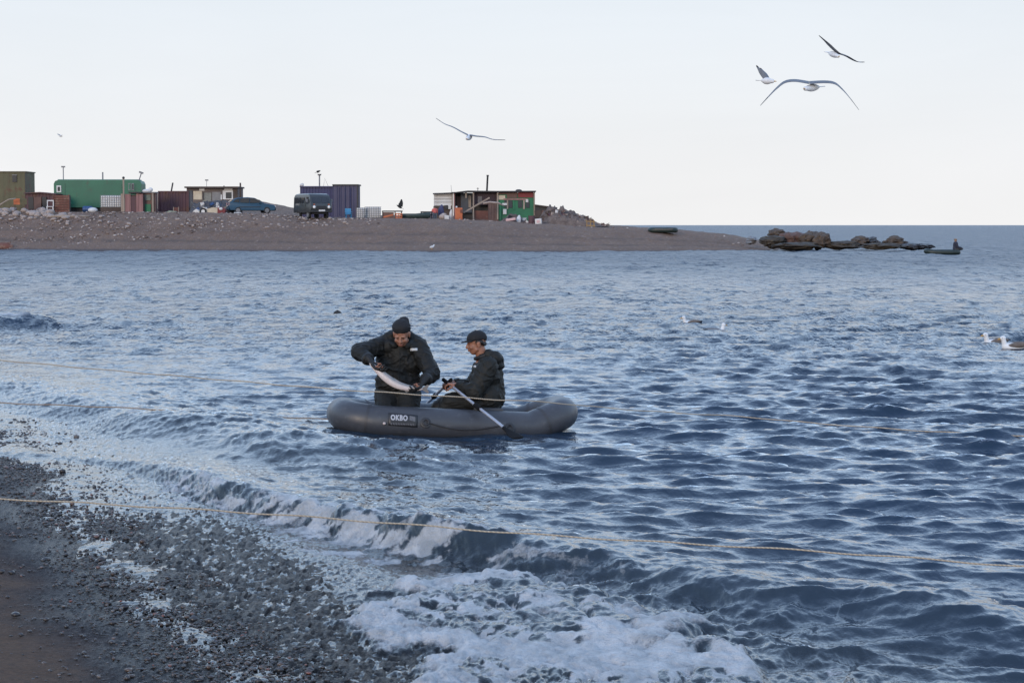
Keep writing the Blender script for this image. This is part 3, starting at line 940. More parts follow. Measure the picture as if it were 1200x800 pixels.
def caged_tank(px0, px1, pyt, Y, label, n=1, rz=0, group='white caged tanks on the spit', base=.14):
    s = Spot((px0 + px1) / 2, Y)
    o = empty('caged_tank', s.loc, R(rz), label, 'tank', group)
    w = s.x(px1) - s.x(px0); h = s.z(pyt)
    MB().box((0, .5, base / 2), (w, 1.0, base)).build('pallet', M_wooddark, o)
    MB().box((0, .5, (h + base) / 2), (w - .08, .92, h - base - .04), bev=.06).build('tank', M_plast, o)
    m = MB(); g = .018
    nx = max(4, int(w / .19)); nz = 5
    for i in range(nx + 1): m.box((-w / 2 + w * i / nx, -.015, (h + base) / 2), (g * 1.6, .03, h - base))
    for k in range(nz + 1): m.box((0, -.018, base + (h - base) * k / nz), (w, .028, g * 1.6))
    for k in range(nz + 1):
        for q in (-w / 2, w / 2): m.box((q, .5, base + (h - base) * k / nz), (.03, 1.0, g * 1.6))
    m.build('cage', M_grey, o)
    return o
caged_tank(118, 142, 229, 178.5, 'white caged tank on blocks in front of the green wagon', base=.5)
caged_tank(417.5, 427, 243.5, 173, 'narrow white caged tank beside the wider one right of the navy container')
caged_tank(427.5, 446, 242.5, 173.6, 'wide white caged tank with a clear grid beside the wooden table')

# --- pink board privy with posts
s = Spot(157, 177)
o = empty('board_privy', s.loc, 0, 'faded pink plank outhouse with tall pale post before the green wagon', 'outhouse')
h = s.z(227)
for i, (a, b_, mm) in enumerate(((142, 147, M_wood), (147, 152, M_pink), (152, 153.5, M_pink), (160, 163, M_pink), (163, 168, M_pink))):
    MB().box(((s.x(a) + s.x(b_)) / 2, 0, h / 2), (s.x(b_) - s.x(a) - .02, .07, h - random.uniform(0, .12))).build('board', mm, o)
MB().box(((s.x(153.5) + s.x(160)) / 2, .06, h / 2 - .1), (s.x(160) - s.x(153.5), .06, h - .25)).build('door', M_maroon, o)
MB().box(((s.x(152) + s.x(166)) / 2, .5, h + .07), (s.x(166) - s.x(151), 1.5, .10), RX(-3)).build('roof', M_dark, o)
MB().box((0, .75, h / 2 - .05), (s.x(167) - s.x(143), 1.2, h - .1)).build('wall', M_wooddark, o)
MB().box((s.x(145.5), -.07, s.z(208) / 2), (.13, .10, s.z(208))).build('post', M_wood, o)
MB().ball((s.x(145.5), -.07, s.z(208.5)), .12).build('lamp', M_dark, o, True)
# --- green doored shelter with pale post and white bundles
s = Spot(174, 177.5)
o = empty('plank_shelter', s.loc, 0, 'small plank shelter with green lower door and pale post', 'shelter')
h = s.z(226)
MB().box((0, .6, h / 2), (s.x(185) - s.x(168.5), 1.1, h)).build('wall', M_brick, o)
MB().box((s.x(173), -.0, s.z(244)), (.60, .08, .72)).build('door', M_cabin, o)
MB().box((s.x(173), -.0, s.z(231.5)), (.58, .08, .5)).build('upper_panel', paint('grey_green_panel', (.16, .18, .15), None, .7), o)
MB().box((s.x(179.5), -.06, (s.z(225)) / 2), (.15, .12, s.z(225))).build('post', M_wood, o)
MB().box((0, .5, h + .04), (s.x(186) - s.x(167.5), 1.4, .08)).build('roof', M_grey, o)
o = MB().ball((s.x(172), .3, h + .17), (.42, .3, .17)).ball((s.x(176), .3, h + .28), (.22, .2, .2)).build('bundle', M_white, None, True, loc=s.loc); tag(o, 'white bundle on the roof of the plank shelter', 'bundle')

# --- maroon container
s = Spot(203, 181)
o = empty('maroon_container', s.loc, R(-1), 'dark maroon shipping container between the plank shelter and the grey shack', 'container')
m = MB(); corrugated(m, s.x(186), s.x(221), 0, 2.4, .05, s.z(225), .30, .05); m.build('wall', M_maroon, o)
m = MB(); m.box((s.x(203.5), 1.2, s.z(224.6)), (s.x(221.5) - s.x(185.5), 2.5, .12)); m.build('roof_frame', M_maroon, o)
for q in (186, 221): MB().box((s.x(q), 0, s.z(225) / 2), (.12, .14, s.z(225))).build('corner_post', M_maroon, o)
MB().tube([(s.x(199.5), .6, s.z(225)), (s.x(201.6), .6, s.z(214))], .07, 8).build('flue_pipe', M_dark, o)
s = Spot(207, 178.5)
o = empty('small_crate', s.loc, 0, 'small brown wooden crate at the foot of the maroon container', 'crate')
h = .5
for k in range(3): MB().box((0, 0, .1 + k * .17), (.48, .40, .12)).build('slat', M_rustred, o)
for q in (-.22, .22): MB().box((q, -.22, .28), (.06, .05, .56)).build('corner', M_wood, o)
s = Spot(200, 177)
o = MB().prism([(s.x(192), 0), (s.x(208), 0), (s.x(206), .18), (s.x(199), .24)], 'y', -.2, .5).build('tarpaulin', paint('pale_green_tarp', (.28, .33, .27), None, .7), None, loc=s.loc); tag(o, 'pale green crumpled tarpaulin lying before the maroon container', 'tarpaulin')

# --- grey shack with window
s = Spot(250, 181)
o = empty('grey_shack', s.loc, R(-1.5), 'grey brown patched shack with a white framed window behind the blue car', 'shack')
h = s.z(220.5)
MB().box(((s.x(219) + s.x(279)) / 2, 1.5, h / 2), (s.x(279) - s.x(219), 3.0, h)).build('wall', paint('shack_boards', (.15, .115, .105), (.095, .078, .078), .8, scale=1.2, rust=(.22, .20, .18), rust_amt=.1), o)
MB().box((s.x(249), 1.3, h + .07), (s.x(280.5) - s.x(217.5), 3.6, .14)).build('roof', M_wooddark, o)
for px0, px1, py0, py1, mm in ((220, 226, 223, 244, M_tarp), (227, 237, 224, 234, M_cream), (238, 248, 226, 236, paint('grey_patch', (.24, .24, .22), None, .7)), (249, 259, 225, 237, M_grey), (258.5, 260.5, 228, 234, M_white), (274, 278.5, 222, 244, M_wooddark), (234, 240, 220.5, 223.5, M_white)):
    MB().box(((s.x(px0) + s.x(px1)) / 2, -.03, (s.z(py0) + s.z(py1)) / 2), (s.x(px1) - s.x(px0), .05, s.z(py0) - s.z(py1))).build('panel', mm, o)
MB().box((s.x(239), -.05, s.z(230)), (.12, .04, .7)).build('board', M_dark, o)
f = MB().box((s.x(267.5), -.04, s.z(228.5)), (s.x(273.5) - s.x(261.5), .07, s.z(223.5) - s.z(234))).build('window', M_white, o)
MB().box((s.x(268.5), -.085, s.z(229)), (.52, .03, .55)).build('pane', M_glass, f)
MB().box((s.x(268), -.04, s.z(221.8)), (.75, .06, .14)).build('lintel', M_white, o)
MB().tube([(s.x(262), .4, h), (s.x(262), .4, s.z(217.5))], .05, 8).build('flue_pipe', M_dark, o)
a = MB(); a.tube([(s.x(241), .6, h), (s.x(241.3), .6, s.z(210.5))], .022, 6); a.build('antenna_mast', M_grey, o)
MB().box((s.x(241.3), .6, s.z(211)), (.30, .05, .12)).build('antenna', M_grey, o)
s2 = Spot(282.5, 181)
o = MB().tube([(0, 0, 0), (s2.x(282.2), 0, s2.z(225)), (s2.x(282.0), 0, s2.z(214.3))], [.085, .08, .075], 8).build('wooden_pole', M_wooddark, None, True, loc=s2.loc); tag(o, 'dark upright wooden pole at the right end of the grey shack', 'pole')

# --- heaps: lumpy surface with debris pieces as parts
def heap(name, px0, px1, tops, Y, depth, m, label, cat, seed=1, rough=.35, kidm=(), sticks=0):
    s = Spot((px0 + px1) / 2, Y)
    nx, ny = 90, 26
    gx_, gy_ = np.meshgrid(np.linspace(px0, px1, nx), np.linspace(0, 1, ny))
    tz = np.interp(gx_, [t[0] for t in tops], [t[1] for t in tops])
    topz = CAM_H - (tz - 263.8) * Y / F - s.Z
    u = np.sin(np.pi * np.clip(gy_, 0, 1)) ** .55
    x = (gx_ - s.pxc) * s.k; y = gy_ * depth - depth * .3
    rg = (fbm(x * 2.2, y * 2.5 + gy_ * 3, seed, 4) - .5) * rough * 2 + (worley(x * 3.3, y * 3 + gy_ * 2, seed + 3)[0] - .45) * -rough * .55
    z = np.maximum(topz, 0) * u * (1 + rg * .75) - .04
    o = grid_mesh(name, x, y, z, m)
    o.location = s.loc
    tag(o, label, cat)
    rr = random.Random(seed)
    for i in range(sticks):
        q = rr.uniform(px0 + 2, px1 - 2)
        t = np.interp(q, [t[0] for t in tops], [t[1] for t in tops]) if tops else 0
        tzz = max(.1, CAM_H - (t - 263.8) * Y / F - s.Z)
        zz_ = tzz * rr.uniform(.25, .95); yy = -depth * .25 * (1 - zz_ / tzz) - .08
        a_ = rr.uniform(-70, 70); ln = rr.uniform(.25, .8)
        d_ = Vector((math.cos(R(a_)), rr.uniform(-.2, .2), math.sin(R(a_)) * .8 + .1)) * ln
        p0 = Vector(((q - s.pxc) * s.k, yy, zz_))
        kind = rr.random()
        if kind < .6:
            MB().tube([p0 - d_ * .5, p0 + d_ * .5 + Vector((0, 0, rr.uniform(-.1, .1)))], [rr.uniform(.03, .06), .02], 6).build('stick', kidm[i % len(kidm)], o)
        else:
            MB().box(p0, (rr.uniform(.15, .4), rr.uniform(.1, .25), rr.uniform(.1, .35)), RY(rr.uniform(-40, 40)) @ RZ(rr.uniform(-40, 40))).build('scrap', kidm[i % len(kidm)], o)
    return o
M_net = paint('net_pile', (.040, .045, .058), (.10, .10, .11), .85, scale=6.0, rust=(.015, .016, .022), rust_amt=.3, bump=.8, bscale=9)
M_debris = paint('debris_brown', (.125, .092, .080), (.055, .042, .042), .9, scale=3.4, rust=(.24, .20, .18), rust_amt=.06, bump=1, bscale=8)
M_debriswood = paint('driftwood_mix', (.17, .135, .12), (.08, .06, .056), .9, scale=4.0, rust=(.30, .25, .22), rust_amt=.1, bump=1, bscale=8)
heap('net_heap', 222, 276, [(222, 246), (226, 239), (236, 236), (250, 237), (262, 235.5), (272, 238), (276, 246)], 178.8, 2.0, M_net, 'dark heap of tangled nets and floats along the front of the grey shack', 'net heap', 5, .4, (M_white, M_grey, M_blueplast, M_wood, M_dark), 26)

# --- wrecked cream and red car
s = Spot(247, 175.5)
o = empty('wrecked_car', s.loc, R(3), 'wrecked cream car hulk with red rear half sunk in the gravel', 'car wreck')
m = MB(); m.prism([(s.x(234), .10), (s.x(255), .05), (s.x(255), s.z(243.6)), (s.x(250), s.z(243)), (s.x(243), s.z(244.8)), (s.x(236), s.z(246.5)), (s.x(233.5), s.z(248))], 'y', -.1, 1.35); m.build('front_body', M_cream, o)
m = MB(); m.prism([(s.x(255) + .003, .05), (s.x(263), .05), (s.x(264), s.z(246)), (s.x(261), s.z(243)), (s.x(255) + .003, s.z(243.6))], 'y', -.08, 1.3); m.build('rear_body', M_red, o)
w = MB().tube([(s.x(238.5), -.20, .24), (s.x(238.5), -.02, .24)], .31, 16).build('wheel', M_black, o); MB().tube([(s.x(238.5), -.23, .24), (s.x(238.5), -.19, .24)], .16, 12).build('rim', M_white, w)
MB().ball((s.x(259), -.1, s.z(244.8)), (.17, .12, .13)).build('lamp', M_white, o, True)
s = Spot(229.5, 175.5)
o = MB().prism([(-.32, 0), (.36, 0), (.30, .30), (.05, .42), (-.18, .25)], 'y', -.2, .35).build('torn_fender', M_white, None, loc=s.loc); tag(o, 'torn white fender lying left of the wrecked cream car', 'car part')

# --- wheels for the cars
def wheel(parent, x, y, r, w, rim=M_grey):
    o = MB().tube([(x, y - w / 2, r), (x, y - w / 2 + .03, r), (x, y + w / 2 - .03, r), (x, y + w / 2, r)], [r * .90, r, r, r * .90], 20).build('wheel', M_black, parent)
    sgn = -1 if y < 0 else 1
    MB().tube([(x, y + sgn * (w / 2 - .02), r), (x, y + sgn * (w / 2 + .012), r)], [r * .64, r * .60], 16).build('rim', rim, o)
    return o
# --- blue estate car (length along +x)
car_m, nt, out = mat('blue_car_paint')
b = N(nt, 'ShaderNodeBsdfPrincipled')
L(nt, mixc(nt, tex_noise(nt, 1.6, 4), (.003, .032, .070), (.006, .048, .085)), b.inputs['Base Color'])
b.inputs['Metallic'].default_value = .1; b.inputs['Roughness'].default_value = .4; b.inputs['Coat Weight'].default_value = .15
L(nt, b.outputs[0], out.inputs[0])
s = Spot(294, 178.5, .02)
car = empty('parked_car', s.loc, R(17), 'blue hatchback parked beside the grey shack, nose to the right', 'car')
def car_body(prof, hw, m, parent, name, inset=.0):
    """lengthwise profile lofted across the width with tumblehome"""
    V, Fc = [], []
    ws = [-1, -.94, -.8, .8, .94, 1]
    n = len(prof)
    for w in ws:
        e = abs(w)
        for (x, z) in prof:
            sx = {1: .965, .94: .99, .8: 1}[e]
            up = max(0, (z - .85)) * .22
            yy = w * (hw - up * 1)
            zz_ = z if e < .9 else (z - (.05 if e == 1 else .012) * (1 if z > .5 else -1))
            V.append((x * sx, yy, zz_))
    for i in range(len(ws) - 1):
        for k in range(n):
            a_, b_ = i * n + k, i * n + (k + 1) % n
            Fc.append((a_, b_, b_ + n, a_ + n))
    Fc.append(tuple(range(n))); Fc.append(tuple(reversed(range((len(ws) - 1) * n, len(ws) * n))))
    o = mesh_obj(name, V, Fc, m, parent)
    bm = bmesh.new(); bm.from_mesh(o.data); bmesh.ops.recalc_face_normals(bm, faces=bm.faces); bm.to_mesh(o.data); bm.free()
    o.data.set_sharp_from_angle(angle=R(38))
    return o
prof = [(-2.02, .30), (2.05, .28), (2.12, .45), (2.10, .66), (1.95, .80), (1.10, .95), (.62, 1.24), (.25, 1.43), (-.4, 1.49), (-1.25, 1.44), (-1.75, 1.22), (-2.02, .95), (-2.10, .6)]
body = car_body(prof, .86, car_m, car, 'body')
for sg in (-1, 1):
    y = sg * .800
    m = MB(); m.prism([(.92, 1.0), (.55, 1.26), (.22, 1.38), (-.20, 1.41), (-.20, .98)], 'y', y - .035, y + .035); m.build('side_window', M_glass, car)
    m = MB(); m.prism([(-.27, .98), (-.27, 1.41), (-1.05, 1.38), (-1.10, 1.0)], 'y', y - .035, y + .035); m.build('side_window', M_glass, car)
    m = MB(); m.prism([(-1.17, 1.02), (-1.13, 1.36), (-1.45, 1.30), (-1.70, 1.08)], 'y', y - .034, y + .034); m.build('side_window', M_glass, car)
    MB().box((-.22, sg * .862, .62), (1.95, .012, .05)).build('door_trim', M_dark, car)
    MB().box((.72, sg * .93, 1.0), (.12, .18, .12), bev=.02).build('mirror', car_m, car)
    MB().box((-2.03, sg * .62, .86), (.10, .26, .26), bev=.02).build('tail_lamp', paint('tail_red', (.20, .03, .035), (.5, .4, .4), .25), car)
    MB().box((2.04, sg * .62, .66), (.16, .34, .13), bev=.03).build('headlight', M_white, car)
    for x in (-1.28, 1.32): wheel(car, x, sg * .76, .315, .20)
m = MB(); m.prism([(1.09, .985), (.63, 1.275), (.58, 1.25), (1.02, .97)], 'y', -.68, .68); m.build('windscreen', M_glass, car)
m = MB(); m.prism([(-2.0, 1.03), (-1.76, 1.25), (-1.72, 1.21), (-1.95, .99)], 'y', -.64, .64); m.build('rear_window', M_glass, car)
MB().box((-2.10, 0, .48), (.10, 1.6, .22), bev=.03).build('bumper', car_m, car)
MB().box((2.10, 0, .42), (.10, 1.6, .24), bev=.03).build('bumper', M_dark, car)
MB().box((-2.125, 0, .72), (.03, .5, .11)).build('number_plate', M_white, car)
s = Spot(278.5, 173.5)
o = empty('broken_pallet', s.loc, R(8), 'small broken white pallet lying in front of the blue hatchback', 'pallet')
for k in (-.12, .12): MB().box((0, k, .16), (.62, .16, .05), RX(12)).build('board', M_white, o)
for q in (-.25, .25): MB().box((q, 0, .07), (.08, .4, .10)).build('bearer', M_pink, o)

# --- grey-green forward-control van
van_m = paint('van_paint', (.032, .035, .036), (.022, .025, .026), .35, scale=1.2, coat=.3)
s = Spot(366.5, 171.5, .03)
van = empty('parked_van', s.loc, R(-64), 'dark grey green rounded van parked before the navy container with its headlights showing', 'van')
prof = [(-2.1, .55), (2.05, .55), (2.15, .7), (2.16, 1.12), (2.08, 1.32), (1.78, 1.92), (1.62, 2.08), (1.3, 2.16), (-1.75, 2.16), (-2.0, 2.08), (-2.14, 1.85), (-2.17, .8)]
V, Fc = [], []
ws = [-1, -.97, -.85, .85, .97, 1]; n = len(prof); hw = .97
for w in ws:
    for (x, z) in prof:
        e = abs(w); zz_ = z - (.16 if e == 1 else .05 if e > .9 else 0) * (1 if z > 1.9 else 0)
        V.append((x * (.97 if e == 1 else .992 if e > .9 else 1), w * (hw - max(0, z - 1.2) * .06), zz_))
for i in range(len(ws) - 1):
    for k in range(n):
        a_, b_ = i * n + k, i * n + (k + 1) % n
        Fc.append((a_, b_, b_ + n, a_ + n))
Fc.append(tuple(range(n))); Fc.append(tuple(reversed(range((len(ws) - 1) * n, len(ws) * n))))
o = mesh_obj('body', V, Fc, van_m, van)
bm = bmesh.new(); bm.from_mesh(o.data); bmesh.ops.recalc_face_normals(bm, faces=bm.faces); bm.to_mesh(o.data); bm.free()
o.data.set_sharp_from_angle(angle=R(40))
tilt = RY(-math.degrees(math.atan2(.30, .60)))
for sg in (-1, 1):
    MB().box((1.945, sg * .41, 1.60), (.03, .74, .52), tilt, bev=.0).build('windscreen', M_glass, van)
    h_ = MB().tube([(2.12, sg * .66, 1.02), (2.19, sg * .66, 1.02)], .15, 16).build('headlight', M_grey, van)
    MB().ball((2.185, sg * .66, 1.02), (.05, .115, .115)).build('lens', paint('lamp_glass', (.85, .85, .84), (.75, .75, .75), .2), h_, True)
    MB().box((2.17, sg * .66, 1.24), (.06, .14, .07)).build('indicator', M_orange, van)
    m = MB(); m.prism([(1.05, 1.30), (1.66, 1.30), (1.44, 1.86), (1.05, 1.86)], 'y', sg * .945 - .02, sg * .945 + .02); m.build('side_window', M_glass, van)
    for a_ in (.15, -.75, -1.6):
        MB().box((a_, sg * .945, 1.60), (.66, .04, .46)).build('side_window', M_glass, van)
    MB().box((1.62, sg * 1.12, 1.55), (.08, .16, .30), bev=.02).build('mirror', M_grey, van)
    for x in (-1.15, 1.18): wheel(van, x, sg * .78, .37, .22)
    MB().box((.9, sg * .965, 1.05), (.02, .03, .9)).build('door_seam', M_dark, van)
MB().box((2.20, 0, .66), (.10, 1.85, .16), bev=.02).build('bumper', M_dark, van)
MB().box((2.265, 0, .72), (.03, .56, .14)).build('number_plate', M_white, van)
MB().box((2.185, 0, .98), (.04, .8, .26)).build('grille', M_dark, van)
MB().box((0, 0, .50), (3.6, 1.3, .16)).build('chassis', M_dark, van)
m = MB(); m.box((-.4, 0, 2.175), (2.6, 1.3, .03)); m.build('roof_panel', paint('van_roof', (.16, .17, .19), None, .4), van)

# --- navy container
s = Spot(386, 182)
o = empty('navy_container', s.loc, R(-1), 'dark navy blue shipping container with a lamp pipe on its roof, behind the van', 'container')
z1 = s.z(219)
m = MB(); corrugated(m, s.x(351.5), s.x(389.6), .25, 2.6, .05, z1 - .03, .27, .05); m.build('wall', M_navy, o)
m = MB(); corrugated(m, s.x(390), s.x(419), 0, 2.6, .05, z1 + .12, .36, .04); m.build('wall', paint('navy_end', (.048, .046, .098), (.038, .035, .075), .55, scale=.7), o)
m = MB(); m.box((s.x(405), 1.3, z1 + .17), (s.x(420) - s.x(389.5), 2.8, .12)); m.build('roof_frame', M_dark, o)
m = MB(); m.box((s.x(370.5), 1.4, z1 + .02), (s.x(389.6) - s.x(351), 2.6, .10)); m.build('roof_frame', M_navy, o)
MB().box((s.x(419.4), 0, z1 / 2 + .03), (.14, .14, z1 + .1)).build('corner_post', M_dark, o)
for q in (398, 404.5, 411): MB().tube([(s.x(q), -.06, .25), (s.x(q), -.06, z1 - .05)], .03, 6).build('lock_bar', M_navy, o)
p = MB().tube([(s.x(373.5), .8, z1), (s.x(373.5), .8, s.z(205))], .065, 8).build('lamp_pipe', M_grey, o)
MB().tube([(s.x(373.5), .8, s.z(205.5)), (s.x(373.5), .8, s.z(203.8))], [.13, .2], 10).build('lamp_head', M_grey, p)
m = MB(); m.tube([(s.x(378), .9, z1), (s.x(379.5), .9, s.z(208.5)), (s.x(384), .9, z1)], .018, 5); m.build('stay_wire', M_grey, o)
o = MB().ball((s.x(353.5), .4, z1 + .17), (.2, .18, .14)).ball((s.x(354.4), .38, z1 + .25), (.10, .1, .1)).build('bundle', M_white, None, True, loc=s.loc); tag(o, 'small white bundle on the left roof corner of the navy container', 'bundle')
# --- light blue chair
s = Spot(408.5, 175)
o = empty('plastic_chair', s.loc, R(15), 'light blue plastic chair in front of the navy container', 'chair')
for q in (-.22, .22):
    for yy in (-.2, .2): MB().box((q, yy, .2), (.06, .06, .42)).build('leg', M_lightblue, o)
MB().box((0, 0, .43), (.56, .5, .06), bev=.02).build('seat', M_lightblue, o)
MB().box((0, .24, .70), (.54, .06, .5), RX(-10), bev=.02).build('backrest', M_lightblue, o)
for q in (-.27, .27): MB().box((q, 0, .62), (.06, .45, .05)).build('armrest', M_lightblue, o)

# --- wooden table with orange crates
s = Spot(459.5, 172.5)
o = empty('work_table', s.loc, 0, 'wooden work table with a dark top and board front right of the caged tanks', 'table')
h = s.z(247.5)
MB().box((0, .4, h), (s.x(471) - s.x(447.5), 1.0, .10)).build('table_top', M_dark, o)
for q in (448.5, 463, 470.5): MB().box((s.x(q), 0, h / 2), (.09, .09, h)).build('leg', M_wooddark, o)
MB().box((s.x(455), .05, h / 2 - .03), (s.x(462) - s.x(449), .06, h - .12)).build('front_board', M_brick, o)
MB().box((s.x(455), .012, .32), (.9, .02, .12), RY(-14)).build('brace', M_orange, o)
for q, g in ((465.6, 0), (469.4, 1)):
    t = Spot(q, 172)
    o = empty('orange_crate', t.loc, R(5 * g), ('orange plastic crate under the table, against the board front' if g == 0 else 'orange plastic crate at the right leg of the table'), 'crate', 'orange crates by the table')
    MB().box((0, 0, .05), (.26, .4, .06)).build('base', M_orange, o)
    for k in range(3): MB().box((0, -.21, .16 + k * .17), (.27, .03, .10)).build('slat', M_orange, o)
    for e in (-.12, .12):
        MB().box((e, 0, .30), (.03, .44, .55)).build('side_panel', M_orange, o)

# --- green boat hull on the shore and dark frame
def skiff(name, L_, W_, H_, m, parent=None, over=False):
    V, Fc = [], []
    nx, nt_ = 17, 9
    for i in range(nx):
        t = i / (nx - 1); x = (t - .5) * L_
        w = W_ / 2 * (math.sin(math.pi * min(1, .16 + t * .84)) ** .6 if t < .6 else max(.03, math.cos((t - .6) / .4 * math.pi / 2) ** .8) * math.sin(math.pi * (.16 + .6 * .84)) ** .6)
        sheer = H_ * (1 + .25 * max(0, t - .5) * 2)
        for k in range(nt_):
            a_ = math.pi * k / (nt_ - 1)
            V.append((x, -math.cos(a_) * w, sheer - math.sin(a_) ** .7 * sheer * (1 - .25 * max(0, t - .7) / .3)))
    for i in range(nx - 1):
        for k in range(nt_ - 1):
            a_ = i * nt_ + k; Fc.append((a_, a_ + 1, a_ + nt_ + 1, a_ + nt_))
    Fc.append(tuple(range(nt_)))
    o = mesh_obj(name, V, Fc, m, parent)
    sm = o.modifiers.new('thick', 'SOLIDIFY'); sm.thickness = .04
    return o
M_boatg = paint('dark_green_boat', (.030, .050, .046), (.020, .032, .032), .5, scale=2)
s = Spot(487, 173)
o = empty('green_skiff', s.loc, R(4), 'dark green flat skiff lying right of the work table', 'boat')
h_ = skiff('hull', 2.6, 1.0, .52, M_boatg, o)
MB().box((-.5, 0, .40), (.22, .85, .04)).build('thwart', M_wooddark, o)
MB().box((.4, 0, .42), (.22, .80, .04)).build('thwart', M_wooddark, o)
s = Spot(500, 173.6)
o = empty('dark_bench', s.loc, 0, 'dark bench frame behind the green skiff', 'bench')
h = s.z(248.5)
MB().box((0, 0, h), (s.x(507) - s.x(493), .5, .12)).build('seat', M_dark, o)
for q in (493.7, 499, 506): MB().box((s.x(q), 0, h / 2), (.10, .3, h)).build('leg', M_dark, o)
MB().box((0, .05, h * .62), (s.x(507) - s.x(493), .08, .10)).build('rail', M_dark, o)

# --- long patchwork shack
s = Spot(567, 178)
sh = empty('patchwork_shack', s.loc, R(1), 'long patchwork shack with white panels, an open bay and a green and red cabin end', 'shack')
def rect(name, px0, px1, py0, py1, y, m, par=sh, th=.06):
    return MB().box(((s.x(px0) + s.x(px1)) / 2, y, (s.z(py0) + s.z(py1)) / 2), (s.x(px1) - s.x(px0), th, s.z(py0) - s.z(py1))).build(name, m, par)
bz_ = s.z(262)
# white panelled end
w = rect('white_wall', 508.5, 530, 226, 241, .2, M_white)
for k in (229.5, 233, 236.6): rect('batten', 509, 530, k, k + .5, .15, M_grey, w, .05)
rect('lower_wall', 508.5, 530, 241, 259, .35, M_wooddark)
rect('hatch', 521, 525, 240.5, 245, .16, M_dark); rect('hatch', 525.5, 528.5, 241, 245, .16, M_white)
# open bay
rect('post', 529.5, 531, 225, 258, .0, M_wood, th=.12); rect('post', 531.6, 533.2, 225, 258, .02, M_pink, th=.12); rect('post', 554, 555.6, 224, 258, -.05, M_wood, th=.12)
rect('back_wall', 533, 583, 226, 260, 1.6, M_dark)
rect('inner_panel', 535, 543, 230, 244, 1.2, M_brick); rect('hanging_tarp', 540, 553, 226, 249, .9, M_tarp); rect('hanging_cloth', 549, 552, 229, 243, .8, M_wood)
rect('inner_strut', 545.3, 547, 225, 232, .1, M_wood)
rect('dark_wall', 555.6, 583, 225, 240, .5, paint('dark_maroon_boards', (.050, .030, .038), (.03, .02, .03), .8), th=.1)
rect('pale_cloth', 560, 565, 230, 239, .42, paint('pale_cloth', (.16, .15, .16), None, .9), th=.04)
w = MB(); corrugated(w, s.x(572), s.x(582), .2, .5, 0, s.z(238), .22, .03); w.build('corrugated_wall', paint('brown_sheet', (.13, .075, .065), (.09, .055, .05), .7), sh)
rect('lower_boards', 556, 572, 247, 257, .3, M_rustred); rect('door_step', 553, 584, 257, 259.5, -.25, M_brick, th=.5)
# green cabin
x0, x1 = s.x(583), s.x(626)
MB().box(((x0 + x1) / 2, 1.5, (s.z(226) + 0) / 2), (x1 - x0, 2.6, s.z(226))).build('cabin_wall', M_cabin, sh)
rect('red_board', 607, 625, 225, 231.5, .16, M_red); rect('red_board', 584, 606.5, 225.6, 228, .17, M_brick); rect('brown_board', 594, 606, 228, 232, .165, M_brick)
rect('cream_board', 584, 592, 229, 234, .15, M_cream)
rect('lintel', 590, 618, 232.6, 234.4, .13, M_pink, th=.08)
for a_, b_ in ((591, 594), (596, 600.5), (607, 612), (616, 620.5)):
    f = rect('window', a_, b_, 235, 243.5, .17, M_glass); 
rect('window_frame', 594, 595.6, 234, 245, .14, M_wood); rect('window_frame', 613, 615, 234, 245, .14, M_wood); rect('window_frame', 601.2, 603, 234, 246, .15, M_cabin)
rect('white_sheet', 588.5, 594, 238, 240.5, .08, M_white); rect('white_sheet', 589.5, 593.5, 245, 251, .08, M_white); rect('white_sheet', 616, 619, 233.5, 237, .09, M_white)
rect('corner_post', 625.3, 626.8, 224, 257, .12, M_wood, th=.1); rect('corner_post', 582.2, 584, 226, 260, .05, M_wood, th=.1)
rect('green_pole', 585.5, 587.3, 241, 259, .02, M_cabin)
# roofs
m = MB(); m.prism([(s.x(507.5), s.z(226.6)), (s.x(530), s.z(225.6)), (s.x(548), s.z(223.4)), (s.x(583), s.z(223.8)), (s.x(628), s.z(223.6)), (s.x(628), s.z(224.9)), (s.x(583), s.z(225.2)), (s.x(548), s.z(225.0)), (s.x(530), s.z(226.6)), (s.x(507.5), s.z(227.5))], 'y', -.35, 3.0); m.build('roof', M_dark, sh)
pz = MB().tube([(s.x(570.6), .9, s.z(225)), (s.x(571.6), .9, s.z(205.5))], .085, 9).build('stovepipe', M_black, sh)
MB().tube([(s.x(571.55), .9, s.z(206.5)), (s.x(571.65), .9, s.z(204.8))], .11, 9).build('stovepipe_cap', M_dark, pz)
MB().tube([(s.x(560), .6, s.z(225)), (s.x(560), .6, s.z(219.8))], .03, 6).build('roof_rod', M_dark, sh)
MB().box((s.x(560), .6, s.z(220.8)), (.22, .04, .04)).build('roof_rod_arm', M_dark, sh)
MB().tube([(s.x(529.3), .4, s.z(226)), (s.x(528.6), .4, s.z(217))], .018, 6).build('antenna_mast', M_grey, sh)
MB().ball((s.x(608), .8, s.z(223.2)), (.3, .25, .12)).build('roof_weight', M_dark, sh, True)

# pale planks leaning across the bay
s = Spot(560, 175.5)
o = MB().box((0, 0, 0), (2.65, .18, .13), RY(-30)).build('leaning_plank', M_wood, None); o.location = (s.X + s.x(558.5), 175.4, s.Z + s.z(240.5)); tag(o, 'long pale plank leaning up across the open bay of the patchwork shack', 'plank')
o = MB().tube([(s.x(566), 0, s.z(238.5)), (s.x(574), 0, s.z(237)), (s.x(584), .05, s.z(238)), (s.x(590), .1, s.z(241))], [.10, .09, .085, .06], 8).build('driftwood_log', M_stone, None, True); o.location = (s.X, 175.2, s.Z); tag(o, 'pale bent driftwood log resting on the leaning plank', 'log')
